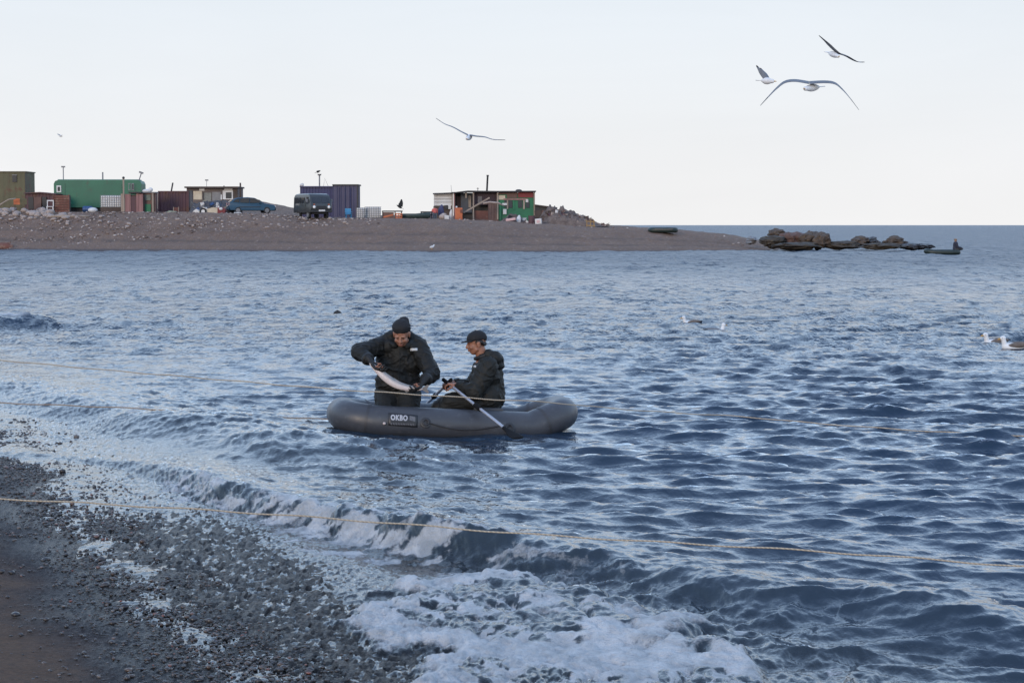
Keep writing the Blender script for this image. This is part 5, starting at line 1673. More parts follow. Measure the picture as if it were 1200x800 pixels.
def add_face_parts(root, T, M, s=1.0):
    off = Vector(root.location)
    for q in (-1, 1):
        m = MB(); m.ball(T(q * .030, -.0825, .006) - off, (.010 * s, .005 * s, .0035 * s), M, 10, 6); m.build('eye', M_eye, root, True)
        m = MB(); m.cap(T(q * .016, -.0905, .023) - off, T(q * .044, -.078, .026) - off, .003 * s, .0018 * s, 8); m.build('eyebrow', M_hair, root, True)
    m = MB(); m.ball(T(0, -.0955, -.0605) - off, (.021 * s, .005 * s, .007 * s), M, 12, 6); m.build('mouth', M_lip, root, True)

def add_hand(mb, wrist, fdir, pnorm, thumb_side=1, curl=(38, 48, 30), scale=1.0, spread=.0195, tcurl=22):
    """hand from the wrist: fingers run along fdir and curl towards pnorm"""
    y = Vector(fdir).normalized(); z = Vector(pnorm); z = (z - y * z.dot(y)).normalized(); x = y.cross(z) * thumb_side
    W = Vector(wrist)
    def P(a, b_, c_): return W + (x * a + y * b_ + z * c_) * scale
    mb.cap(P(0, -.045, 0), P(0, .008, 0), .029 * scale, .027 * scale, 12)
    for i in range(4):
        a = (1.5 - i) * spread
        mb.cap(P(a * .7, .012, 0), P(a, .088 - .006 * abs(i - 1.2), 0), .0165 * scale, .0125 * scale, 10)
    lens = [(.042, .026, .021), (.046, .030, .023), (.043, .028, .022), (.034, .021, .019)]
    for i in range(4):
        a = (1.5 - i) * spread
        p = P(a, .088 - .006 * abs(i - 1.2), 0); ang = 0
        for k, ln in enumerate(lens[i]):
            ang += curl[k] + (i - 1.5) * 3
            d = y * math.cos(R(ang)) + z * math.sin(R(ang))
            q = p + d * ln * scale
            mb.cap(p, q, (.0098 - .0009 * k) * scale, (.0092 - .0012 * k) * scale, 9)
            p = q
    p = P(.026, .018, .008); d0 = (x * .75 + y * .62 + z * .45).normalized(); q = p + d0 * .042 * scale
    mb.cap(p, q, .0155 * scale, .0118 * scale, 9)
    d1 = (x * .15 + y * .8 + z * .75).normalized(); r_ = q + d1 * .032 * scale; mb.cap(q, r_, .0112 * scale, .0100 * scale, 9)
    d2 = (x * -.35 + y * .75 + z * .8).normalized(); mb.cap(r_, r_ + d2 * .024 * scale, .0100 * scale, .0080 * scale, 9)

# ===================== kneeling man with the fish
Y1 = 19.92
root1 = empty('person', (PY(466, 400, Y1).x, Y1, .09), 0, 'kneeling man in a dark hooded jacket and black cap bowing over a silver fish', 'person')
def A(px, py, Y=Y1): return PY(px, py, Y)
head1 = A(470.5, 392, 19.77)
M1 = frame((-.10, -.87, -.50), (-.05, -.50, .87))
mb = MB()
T1 = add_head(mb, head1, M1, 1.0)
mb.cap(A(470, 404, 19.88), A(470.5, 396, 19.84), .062, .058)
mb.cap(A(469, 418, 19.95), A(469, 404, 19.92), .10, .065)
mb.cap(A(448, 408, 19.95), A(492, 410, 19.95), .075, .075)
mb.cap(A(468, 415, 19.96), A(466, 462, 19.98), .15, .14)
for sx in (-1, 1):
    mb.cap(A(466 + sx * 11, 466, 19.98), A(466 + sx * 13, 497, 19.72), .095, .07)
    mb.cap(A(466 + sx * 13, 497, 19.72), A(466 + sx * 12, 500, 20.12), .065, .05)
    mb.cap(A(466 + sx * 12, 500, 20.12), A(466 + sx * 12, 502, 20.26), .045, .035)
SR, ER, WR = A(447, 406, 19.92), A(421.5, 412.5, 19.66), A(434, 423, 19.44)
SL, EL, WL = A(490.5, 408, 19.92), A(506.5, 438, 19.72), A(497.5, 446.5, 19.46)
for S_, E_, W_ in ((SR, ER, WR), (SL, EL, WL)):
    mb.cap(S_, E_, .062, .05); mb.cap(E_, W_, .045, .030)
F1, F2 = A(440.5, 431.5, 19.40), A(491, 455, 19.41)      # where he grips the fish
add_hand(mb, WR, F1 - WR, Vector((.75, -.35, -.3)), -1, (30, 40, 30), .93)
add_hand(mb, WL, F2 - WL, Vector((-.6, -.5, -.6)), 1, (34, 44, 30), .93)
body1 = finish(mb, 'body', M_skin, root1, .0065, 1)
add_face_parts(root1, T1, M1)
# gloves
for (W_, F_, pn, ts) in ((WR, F1, Vector((.75, -.35, -.3)), -1), (WL, F2, Vector((-.6, -.5, -.6)), 1)):
    mb = MB(); d = (F_ - W_).normalized()
    add_hand(mb, W_ + d * .012, d, pn, ts, (30, 40, 30) if ts < 0 else (34, 44, 30), 1.17)
    g = finish(mb, 'glove', M_glove, root1, .0055, 2)
# jacket
mb = MB()
mb.cap(A(468.5, 411, 19.95), A(466, 448, 19.97), .165, .165, 20)
mb.cap(A(453, 409, 19.93), A(484, 411, 19.93), .100, .100, 18)
mb.cap(A(457, 447, 19.95), A(477, 447, 19.95), .150, .150, 18)
mb.cap(A(455, 425, 19.94), A(482, 426, 19.94), .135, .135, 18)
mb.cap(A(462, 394, 19.93), A(446, 404, 19.93), .07, .09); mb.cap(A(479, 395, 19.93), A(491, 406, 19.93), .07, .09)
for S_, E_, W_ in ((SR, ER, WR), (SL, EL, WL)):
    d = (W_ - E_).normalized(); We = W_ - d * .055
    mb.cap(S_, S_.lerp(E_, .5), .105, .092); mb.cap(S_.lerp(E_, .5), E_, .092, .086); mb.cap(E_, We, .084, .060); mb.ball(E_, .088)
mb.cap(A(456, 407, 19.86), A(462, 399, 19.92), .07, .06); mb.cap(A(484, 408, 19.86), A(479, 400, 19.92), .07, .06)
jk = finish(mb, 'jacket', M_jack, root1, .009, 3, .013, 9, 3)
# turned up collar / lowered hood behind the head
mb = MB(); prev = None
for k in range(13):
    a = -150 + 300 * k / 12
    p = A(470, 402, 19.90) + Vector((math.sin(R(a)) * .125, math.cos(R(a)) * .115, .012 + .055 * (math.cos(R(a)) + .3)))
    if prev: mb.cap(prev, p, .034, .034, 10)
    prev = p
finish(mb, 'hood', M_jack, root1, .009, 3, .007, 12, 9)
# knitted cap, seen from above because the head is bowed
mb = MB()
mb.ball(T1(0, .022, .074), (.094, .102, .072), M1, 22, 14)
mb.ball(T1(0, .050, .050), (.090, .080, .085), M1, 22, 14)
mb.cap(A(471, 386, 19.86), A(473.5, 377, 19.86), .090, .056)
finish(mb, 'cap', M_cap, root1, .007, 3, .005, 16, 5)
mb = MB(); mb.cap(A(470, 393, 19.98), A(470, 402, 20.0), .105, .115); finish(mb, 'hood_back', M_jack, root1, .010, 3, .008, 11, 5)
# trousers
mb = MB()
mb.cap(A(456, 459, 19.97), A(477, 460, 19.97), .140, .140, 18)
for sx in (-1, 1):
    mb.cap(A(466 + sx * 12, 462, 19.97), A(466 + sx * 14, 495, 19.72), .135, .10, 16)
    mb.cap(A(466 + sx * 14, 495, 19.72), A(466 + sx * 12, 499, 20.15), .09, .07, 16)
finish(mb, 'trousers', M_trous, root1, .011, 3, .010, 9, 13)
for sx in (-1, 1):
    mb = MB(); p = A(466 + sx * 12, 500.5, 20.17); mb.cap(p, p + Vector((0, .12, -.01)), .055, .045); mb.cap(p + Vector((0, .1, .02)), p + Vector((0, .13, -.04)), .05, .035); finish(mb, 'boot', M_glove, root1, .009, 2)
# chest badge, zip, pocket flaps
off1 = Vector(root1.location)
def jacket_hit(px, py, jk_, root):
    """where the view ray meets the jacket's front"""
    o_ = Vector((0, 0, CAM_H)) - Vector(root.location); d_ = _ray(px, py).normalized()
    ok, loc, nor, idx = jk_.ray_cast(o_, d_)
    return (loc, nor) if ok else (None, None)
def badge(px0, px1, py0, py1, jk_, root, name, m, lift=.004, n=5):
    V = []
    for j in range(n):
        for i in range(n):
            l, nn = jacket_hit(px0 + (px1 - px0) * i / (n - 1), py0 + (py1 - py0) * j / (n - 1), jk_, root)
            if l is None: return None
            V.append(l + nn * lift)
    o = mesh_obj(name, V, [(j * n + i, (j + 1) * n + i, (j + 1) * n + i + 1, j * n + i + 1) for j in range(n - 1) for i in range(n - 1)], m, root)
    s_ = o.modifiers.new('t', 'SOLIDIFY'); s_.thickness = .004; s_.offset = 0
    return o
M_badge = paint('badge_white', (.66, .66, .66), (.40, .40, .40), .6, scale=70)
badge(481, 489.2, 408.0, 410.8, jk, root1, 'chest_badge', M_badge)
for S_, E_, W_ in ((SR, ER, WR), (SL, EL, WL)):
    d = (W_ - E_).normalized(); c_ = W_ - d * .050 - off1
    MB().tube([c_ - d * .022, c_ + d * .014], [.066, .060], 16).build('cuff', M_glove, root1, True)
pts = []
for k in range(14):
    l, nn = jacket_hit(468.5 - k * .12, 414 + k * 3.1, jk, root1)
    if l is not None: pts.append(l + nn * .002)
if len(pts) > 3: MB().tube(pts, .006, 6).build('zip', M_glove, root1, True)
badge(450, 461, 437, 440, jk, root1, 'pocket_flap', M_jack, .006)
badge(478, 489, 437, 440, jk, root1, 'pocket_flap', M_jack, .006)

# ---- the fish he holds (belongs to nobody's body: a thing of its own)
fish = empty('fish', A(466, 446, 19.40), 0, 'silver pinkish salmon bent between the kneeling man\'s gloved hands', 'fish')
fm, nt, out = mat('fish_skin')
b = N(nt, 'ShaderNodeBsdfPrincipled'); v = objvec(nt)
sp = N(nt, 'ShaderNodeSeparateXYZ'); L(nt, v, sp.inputs[0])
back = attr(nt, 'back')
c = mixc(nt, ramp(nt, back, [(.50, 0), (.85, 1)]), (.66, .58, .56), (.16, .17, .17))
c = mixc(nt, ramp(nt, tex_noise(nt, 22, 4, .6, v), [(.45, 0), (.7, .5)]), c, (.50, .36, .33))
L(nt, c, b.inputs['Base Color']); b.inputs['Roughness'].default_value = .25; b.inputs['Specular IOR Level'].default_value = .7
bp = N(nt, 'ShaderNodeBump'); bp.inputs['Strength'].default_value = .3; bp.inputs['Distance'].default_value = .003
vo = N(nt, 'ShaderNodeTexVoronoi'); vo.inputs['Scale'].default_value = 160; L(nt, v, vo.inputs['Vector']); L(nt, vo.outputs['Distance'], bp.inputs['Height']); L(nt, bp.outputs[0], b.inputs['Normal'])
L(nt, b.outputs[0], out.inputs[0])
spine = [(433, 424.5), (438, 429.5), (444, 435), (451, 441.5), (459, 447.5), (467, 451.6), (475, 453.8), (483, 455), (490, 455.4), (496, 455.4)]
rads = [.012, .026, .034, .041, .043, .040, .034, .026, .019, .015]
V, Fc, Bk = [], [], []
for i, (px, py) in enumerate(spine):
    p = A(px, py, 19.395) - Vector(fish.location)
    a_ = A(*spine[max(0, i - 1)], 19.395); b_ = A(*spine[min(len(spine) - 1, i + 1)], 19.395)
    t = (b_ - a_).normalized(); n_ = Vector((-t.z, 0, t.x)); n_ = n_ if n_.z > 0 else -n_
    for k in range(16):
        a = 2 * math.pi * k / 16
        V.append(p + n_ * math.sin(a) * rads[i] + Vector((0, -1, 0)) * math.cos(a) * rads[i] * .62); Bk.append(.5 + .5 * math.sin(a))
for i in range(len(spine) - 1):
    for k in range(16): Fc.append((i * 16 + k, i * 16 + (k + 1) % 16, (i + 1) * 16 + (k + 1) % 16, (i + 1) * 16 + k))
Fc.append(tuple(range(16))); Fc.append(tuple(reversed(range((len(spine) - 1) * 16, len(spine) * 16))))
fo_ = mesh_obj('fish_body', V, Fc, fm, fish)
at = fo_.data.attributes.new('back', 'FLOAT', 'POINT'); at.data.foreach_set('value', Bk)
bm = bmesh.new(); bm.from_mesh(fo_.data); bmesh.ops.recalc_face_normals(bm, faces=bm.faces); bm.to_mesh(fo_.data); bm.free()
sb = fo_.modifiers.new('sub', 'SUBSURF'); sb.levels = sb.render_levels = 1
M_fin = paint('fish_fin', (.20, .18, .17), (.13, .12, .12), .4)
def fin(ptsf, name):
    q = [A(x, y, 19.395) - Vector(fish.location) for x, y in ptsf]
    m = MB(); vs = [m.bm.verts.new(p + Vector((0, -.0025, 0))) for p in q] ; v2 = [m.bm.verts.new(p + Vector((0, .0025, 0))) for p in q]
    n = len(q); m.bm.faces.new(vs); m.bm.faces.new(list(reversed(v2)))
    for i in range(n): m.bm.faces.new((vs[i], v2[i], v2[(i + 1) % n], vs[(i + 1) % n]))
    return m.build(name, M_fin, fish)
fin([(495, 454), (501, 450.5), (503, 451.5), (500.5, 455.5), (503, 459.5), (501, 460.5), (495, 457)], 'tail_fin')
fin([(459, 444), (462, 442.8), (468, 446.8), (467, 448.5)], 'dorsal_fin')
fin([(473, 456.5), (476, 459.6), (479, 458.5), (478.5, 456.5)], 'belly_fin')
m = MB(); m.ball(A(435.8, 426.6, 19.378) - Vector(fish.location), (.005, .004, .005)); m.build('eye', M_eye, fish, True)

# ===================== seated rower, seen from his left side
Y2 = 19.86
root2 = empty('person', (PY(566, 400, Y2).x, Y2, .09), 0, 'seated rower in a black baseball cap facing left, hands on the oars', 'person')
def B(px, py, Y=Y2): return PY(px, py, Y)
head2 = B(558.3, 402.2, 19.86)
M2 = frame((-.97, -.10, -.16), (-.14, 0, .99))
mb = MB()
T2 = add_head(mb, head2, M2, .98)
mb.cap(B(566, 420, 19.87), B(561.5, 407, 19.86), .062, .055)
mb.cap(B(571, 430, 19.88), B(567, 418, 19.87), .11, .065)
mb.cap(B(569, 428, 19.69), B(571, 428, 20.05), .07, .07)
mb.cap(B(571, 432, 19.87), B(572, 468, 19.87), .14, .14)
hips = [(B(571, 472, 19.77), B(527, 470, 19.74), B(512, 494, 19.76), B(502, 497, 19.75)), (B(571, 472, 19.97), B(530, 470, 20.02), B(515, 494, 20.02), B(505, 497, 20.02))]
for h_, k_, a_, t_ in hips:
    mb.cap(h_, k_, .09, .065); mb.cap(k_, a_, .06, .042); mb.cap(a_, t_, .04, .035)
arms = [(B(572, 430, 19.68), B(556, 459, 19.60), B(536, 451, 19.72), HN), (B(570, 430, 20.05), B(552, 456, 20.08), B(533, 448.5, 19.95), HF)]
for S_, E_, W_, H_ in arms:
    mb.cap(S_, E_, .058, .048); mb.cap(E_, W_, .043, .030)
for (S_, E_, W_, H_), ts, od in ((arms[0], 1, 1), (arms[1], -1, -1)):
    d = (H_ - W_).normalized()
    add_hand(mb, W_ + d * .004, (d + Vector((-.15, 0, .18))).normalized(), Vector((-.25, .10 * od, -1)), ts, (48, 58, 36), .98)
body2 = finish(mb, 'body', M_skin, root2, .0065, 1)
add_face_parts(root2, T2, M2, .98)
# hair below the cap
mb = MB()
for q in (-1, 1):
    mb.cap(T2(q * .060, .045, .00), T2(q * .040, .074, -.022), .018, .018); mb.cap(T2(q * .070, .012, .026), T2(q * .064, .05, .006), .016, .022); mb.cap(T2(q * .070, -.010, .020), T2(q * .070, -.006, -.006), .008, .005)
mb.cap(T2(-.03, .080, -.016), T2(.03, .080, -.016), .022, .022)
finish(mb, 'hair', M_hair, root2, .006, 1)
# cap: crown and peak
mb = MB(); mb.ball(T2(0, .012, .048), (.084, .104, .082), M2, 24, 16)
o = mb.build('cap', M_cap, None, True); o.data.transform(Matrix.Translation(-Vector(root2.location))); o.parent = root2
bm = bmesh.new(); bm.from_mesh(o.data); Mi2 = M2.inverted(); hc2 = Vector(head2) - Vector(root2.location)
bmesh.ops.delete(bm, geom=[v for v in bm.verts if (Mi2 @ (v.co - hc2)).z < .030 - max(0, (Mi2 @ (v.co - hc2)).y) * .22], context='VERTS'); bm.to_mesh(o.data); bm.free()
so = o.modifiers.new('t', 'SOLIDIFY'); so.thickness = .006
V, Fc = [], []; nu, nv = 13, 5
for j in range(nv):
    for i in range(nu):
        a = R(-72 + 144 * i / (nu - 1)); e = j / (nv - 1)
        x = math.sin(a) * .078; y0 = .012 - math.cos(a) * .098
        y = y0 - e * .072 * (math.cos(a) ** .6)
        V.append(T2(x * (1 - .06 * e), y, .034 + .010 * math.cos(a * 1.1) - .010 * e) - Vector(root2.location))
for j in range(nv - 1):
    for i in range(nu - 1): Fc.append((j * nu + i, j * nu + i + 1, (j + 1) * nu + i + 1, (j + 1) * nu + i))
o = mesh_obj('cap_peak', V, Fc, M_cap, root2); so = o.modifiers.new('t', 'SOLIDIFY'); so.thickness = .006; so.offset = 0
m = MB(); m.ball(T2(0, .012, .131) - Vector(root2.location), (.009, .009, .006)); m.build('cap_button', M_cap, root2, True)
# jacket
mb = MB()
mb.cap(B(571.5, 434, 19.87), B(572.5, 466, 19.87), .155, .165, 20)
mb.cap(B(571, 430, 19.74), B(572, 430, 20.0), .105, .105, 18)
mb.cap(B(572, 440, 19.76), B(572, 440, 19.98), .125, .125, 18)
mb.cap(B(572.5, 465, 19.77), B(572.5, 465, 19.97), .145, .145, 18)
mb.cap(B(566, 446, 19.84), B(564, 464, 19.84), .12, .13, 18)
for (S_, E_, W_, H_) in arms:
    d = (W_ - E_).normalized(); We = W_ - d * .035
    mb.cap(S_, S_.lerp(E_, .5), .108, .098); mb.cap(S_.lerp(E_, .5), E_, .098, .090); mb.ball(E_, .092); mb.cap(E_, We, .088, .058)
mb.cap(B(566, 421, 19.80), B(572, 420, 19.87), .055, .065); mb.cap(B(566, 421, 19.93), B(572, 420, 19.87), .055, .065)
jk2 = finish(mb, 'jacket', M_jack2, root2, .009, 3, .012, 9.5, 21)
# hood lying on the back, collar edge
mb = MB()
mb.cap(B(572.5, 415.5, 19.80), B(572.5, 415.5, 19.94), .055, .055)
mb.cap(B(580, 420, 19.78), B(580, 420, 19.96), .075, .075); mb.cap(B(583.5, 428, 19.80), B(583.5, 428, 19.94), .055, .055); mb.cap(B(586, 420.5, 19.82), B(587, 429, 19.87), .04, .035)
finish(mb, 'hood', M_jack2, root2, .009, 3, .008, 11, 31)
mb = MB(); prev = None
for k in range(15):
    a = 2 * math.pi * k / 14
    p = B(566.5, 416.5, 19.865) + Vector((math.cos(a) * .080, math.sin(a) * .088, math.cos(a) * .030))
    if prev: mb.cap(prev, p, .022, .022, 8)
    prev = p
finish(mb, 'collar', M_glove, root2, .008, 2)
badge(555.5, 558, 428.2, 430.6, jk2, root2, 'sleeve_badge', M_badge, n=4)
# trousers, boots
mb = MB()
mb.cap(B(572, 470, 19.78), B(572, 470, 19.96), .135, .135, 18)
for h_, k_, a_, t_ in hips:
    mb.cap(h_, k_, .12, .088); mb.cap(k_, a_, .085, .065)
finish(mb, 'trousers', M_trous, root2, .011, 3, .010, 9, 17)
for h_, k_, a_, t_ in hips:
    mb = MB(); mb.cap(a_ + Vector((0, 0, .05)), a_, .062, .058); mb.cap(a_ + Vector((0, 0, -.01)), t_ + Vector((-.08, 0, -.012)), .05, .042); finish(mb, 'boot', M_glove, root2, .009, 2)

# dark holdall in the boat between the men
s_ = A(518, 470, 20.02)
bagm = MB(); bagm.cap((s_.x - .02, s_.y, .20), (s_.x + .16, s_.y + .03, .20), .10, .11); bagm.ball((s_.x + .05, s_.y, .25), (.12, .1, .09))
hb = bagm.build('holdall', M_glove, None, True); tag(hb, 'black holdall lying in the boat by the rower\'s knees', 'bag')
# ------------------------------------------------------------------ ropes over the water
def rope_mat(name, c1, c2):
    m, nt, out = mat(name)
    b = N(nt, 'ShaderNodeBsdfPrincipled'); v = objvec(nt)
    wv = N(nt, 'ShaderNodeTexWave'); wv.inputs['Scale'].default_value = 30; wv.inputs['Distortion'].default_value = 1.5; wv.bands_direction = 'DIAGONAL'; L(nt, v, wv.inputs['Vector'])
    L(nt, mixc(nt, wv.outputs['Fac'], c1, c2), b.inputs['Base Color']); b.inputs['Roughness'].default_value = .8
    bp = N(nt, 'ShaderNodeBump'); bp.inputs['Strength'].default_value = .5; bp.inputs['Distance'].default_value = .004
    L(nt, wv.outputs['Fac'], bp.inputs['Height']); L(nt, bp.outputs[0], b.inputs['Normal']); L(nt, b.outputs[0], out.inputs[0]); return m
M_rope = rope_mat('tan_rope', (.46, .385, .29), (.30, .25, .19))
M_rope2 = rope_mat('grey_tan_rope', (.34, .25, .18), (.20, .15, .11))
def rope(ctrl, rad, m, label, sub=10):
    P = [PY(*c) for c in ctrl]
    n = len(P); pts = []
    for i in range(n - 1):
        p0, p1, p2, p3 = P[max(i - 1, 0)], P[i], P[i + 1], P[min(i + 2, n - 1)]
        for j in range(sub):
            t = j / sub
            q = .5 * (2 * p1 + (p2 - p0) * t + (2 * p0 - 5 * p1 + 4 * p2 - p3) * t * t + (3 * p1 - p0 - 3 * p2 + p3) * t ** 3)
            q.z += .004 * math.sin(q.x * 9) 
            pts.append(q)
    pts.append(P[-1])
    o = MB().tube([p - P[0] for p in pts], rad, 7).build('rope', m, None, True, loc=P[0])
    return tag(o, label, 'rope', 'ropes strung across the bay')
rope([(-420, 566, 12.3), (-160, 577, 12.2), (0, 584, 12.1), (150, 592, 12.0), (300, 601, 11.9), (450, 612, 11.8), (600, 624, 11.65), (760, 634, 11.5), (900, 642, 11.35), (1050, 652, 11.2), (1200, 663.5, 11.1), (1400, 676, 11.0)], .0052, M_rope, 'nearest tan rope, running over the gravel and the breaking wave')
rope([(-300, 404, 21.5), (-80, 416, 20.8), (0, 422, 20.4), (120, 433, 20.0), (250, 444, 19.6), (380, 455, 19.2), (480, 461.5, 19.1), (580, 468, 19.15), (640, 471, 19.3), (720, 478.5, 19.9), (800, 484, 20.6), (870, 488, 20.9), (960, 496, 20.4), (1080, 504.5, 19.7), (1200, 511, 19.3), (1400, 521, 18.6)], .0056, M_rope, 'tan rope passing in front of the two men and over the boat')
rope([(-300, 462, 21.4), (-60, 469, 21.0), (0, 472, 20.8), (80, 475, 20.6), (160, 478.5, 20.5), (250, 484, 20.3), (330, 488.5, 20.2), (400, 492, 20.3), (520, 499, 20.5)], .0062, M_rope2, 'greyish rope half sunk in the water left of the boat')

# ------------------------------------------------------------------ gulls
M_gw = paint('gull_white', (.70, .70, .70), (.60, .60, .61), .7, scale=8)
M_gg = paint('gull_grey', (.17, .18, .20), (.12, .125, .14), .7, scale=8)
M_gb = paint('gull_black', (.015, .015, .017), None, .7)
M_gbrown = paint('gull_brown', (.16, .13, .115), (.09, .075, .068), .8, scale=14)
M_beak = paint('gull_beak', (.55, .30, .06), None, .4)
def wing_mesh(secs, name, parent, m):
    """secs: (point, chord vector, thickness) from root to tip: a thin lens-shaped aerofoil"""
    V, Fc = [], []
    nk = 10
    for (p, ch, th) in secs:
        for k in range(nk):
            a = 2 * math.pi * k / nk
            u = .5 * math.cos(a); w = math.sin(a) * (.5 + .35 * math.cos(a))
            V.append(p + ch * u + Vector((0, 0, 1)) * w * th + Vector((0, 0, .10)) * ch.length * (.25 - u * u))
    for i in range(len(secs) - 1):
        for k in range(nk): Fc.append((i * nk + k, i * nk + (k + 1) % nk, (i + 1) * nk + (k + 1) % nk, (i + 1) * nk + k))
    Fc.append(tuple(range(nk))); Fc.append(tuple(reversed(range((len(secs) - 1) * nk, len(secs) * nk))))
    o = mesh_obj(name, V, Fc, m, parent)
    bm = bmesh.new(); bm.from_mesh(o.data); bmesh.ops.recalc_face_normals(bm, faces=bm.faces); bm.to_mesh(o.data); bm.free()
    return o
def spl(P, n=5):
    out = []
    for i in range(len(P) - 1):
        p0, p1, p2, p3 = P[max(i - 1, 0)], P[i], P[i + 1], P[min(i + 2, len(P) - 1)]
        for j in range(n):
            t = j / n
            out.append(.5 * (2 * p1 + (p2 - p0) * t + (2 * p0 - 5 * p1 + 4 * p2 - p3) * t * t + (3 * p1 - p0 - 3 * p2 + p3) * t ** 3))
    out.append(P[-1]); return out
def flying_gull(Y, body, head, tail, wings, chord, label, dark=False, cdir=(.1, 1, .12), bw=.055, group='gulls flying over the water'):
    c = PY(*body, Y)
    root = empty('seagull', c, 0, label, 'seagull', group)
    def W(px, py, dy=0): return PY(px, py, Y + dy) - c
    h, t = W(*head[:2], head[2]), W(*tail[:2], tail[2])
    mw = M_gb if dark else M_gw
    m = MB(); d = (h - t).normalized()
    m.tube(spl([t, t.lerp(h, .25), t.lerp(h, .55), t.lerp(h, .8), h], 3), [bw * f for f in (.25, .4, .62, .82, .95, 1.0, 1.02, .98, .9, .8, .7, .62, .58)], 12)
    m.ball(h, bw * .62)
    m.build('body', mw, root, True)
    m = MB(); m.tube([h + d * bw * .4, h + d * bw * 1.3], [bw * .22, bw * .06], 8); m.build('beak', M_gb if dark else M_beak, root, True)
    side = d.cross(Vector((0, 0, 1))).normalized() if abs(d.z) < .95 else Vector((1, 0, 0))
    m = MB(); e = t - d * bw * 1.6; p4 = [t + side * bw * .3, t - side * bw * .3, e - side * bw * 1.0, e + side * bw * 1.0]
    vs = [m.bm.verts.new(q + Vector((0, 0, .004))) for q in p4]; v2 = [m.bm.verts.new(q - Vector((0, 0, .004))) for q in p4]
    m.bm.faces.new(vs); m.bm.faces.new(list(reversed(v2)))
    for i in range(4): m.bm.faces.new((vs[i], v2[i], v2[(i + 1) % 4], vs[(i + 1) % 4]))
    m.build('tail', mw, root)
    cd = Vector(cdir).normalized()
    for w in wings:
        P = spl([W(*(q if len(q) == 3 else (*q, 0))) for q in w], 5)
        n = len(P)
        def ch(f): return chord * (1.0 - .15 * f if f < .55 else max(.16, .92 - 1.65 * (f - .55)))
        secs = [(P[i], cd * ch(i / (n - 1)), .020 * (1.1 - .75 * i / (n - 1))) for i in range(n)]
        k = int(n * .82)
        o = wing_mesh(secs[:k + 1], 'wing', root, M_gb if dark else M_gg)
        wing_mesh(secs[k:], 'wing_tip', o, M_gb)
    return root
flying_gull(23.5, (949, 101), (944, 104, -.10), (960, 102, .16), [[(948, 97.5), (932, 95), (920, 96.5), (911, 103), (902, 112), (891, 124)], [(948.5, 97.5), (966, 96.5), (978, 98), (986, 104), (995, 114), (1006.5, 129)]], .19, 'largest gull overhead with both wings arched down like a bow', bw=.043, cdir=(.12, 1, .22))
flying_gull(30, (976, 63.5), (982, 66, -.12), (971, 62, .16), [[(983, 63), (976, 57), (969, 50), (960, 42)], [(984, 63.5), (992, 66), (1000, 70.5), (1006, 73), (1013, 73)]], .21, 'gull banking above the others with one wing raised to the upper left', bw=.043, cdir=(-.25, 1, .18))
flying_gull(42, (898, 95), (905, 95.3, -.03), (892, 94.6, .03), [[(899, 94), (895, 89), (891, 83), (886.5, 77)], [(899, 94, .15), (897.5, 89.5, .25), (894, 84.5, .38), (891, 80, .5)]], .13, 'small pale gull in side view with a dark tipped wing held high', bw=.072, cdir=(1, .3, .1))
flying_gull(31, (549, 160), (547.5, 162.5, -.14), (552, 159.5, .16), [[(548, 158.5), (540, 154.5), (531, 149.5), (521, 145.5), (511, 138.8)], [(551, 158.8), (558, 160), (568, 161), (578, 163.8), (592, 164.2)]], .19, 'lone gull gliding over the middle of the bay on flat wings', bw=.043, cdir=(.05, 1, .06))
flying_gull(150, (70.5, 159.5), (72, 160, 0), (69, 158.6, .1), [[(70.5, 159), (68.8, 157.6), (67, 156.8)], [(71, 159.3), (72.4, 158.6), (73.6, 158.8)]], .22, 'tiny distant gull high above the green wagon', bw=.08)
flying_gull(165, (468.5, 242.5), (466, 241, 0), (471, 244, .1), [[(469.5, 242), (470.2, 238), (470.6, 233.5)], [(469.5, 242, .2), (469.0, 239.6, .5), (469.5, 236.5, .8)]], .34, 'dark bird flying just above the wooden work table', dark=True, bw=.10, cdir=(1, .3, -.2), group='birds above the spit')
flying_gull(181, (372.6, 201.2), (374.5, 200.4, 0), (370.8, 202, .1), [[(372.4, 201), (371.4, 200.2), (370.6, 201.2)], [(372.8, 200.9, .2), (373.6, 200.2, .3), (374.2, 201, .4)]], .24, 'dark bird settling on the lamp pipe of the navy container', dark=True, bw=.10, group='birds above the spit')

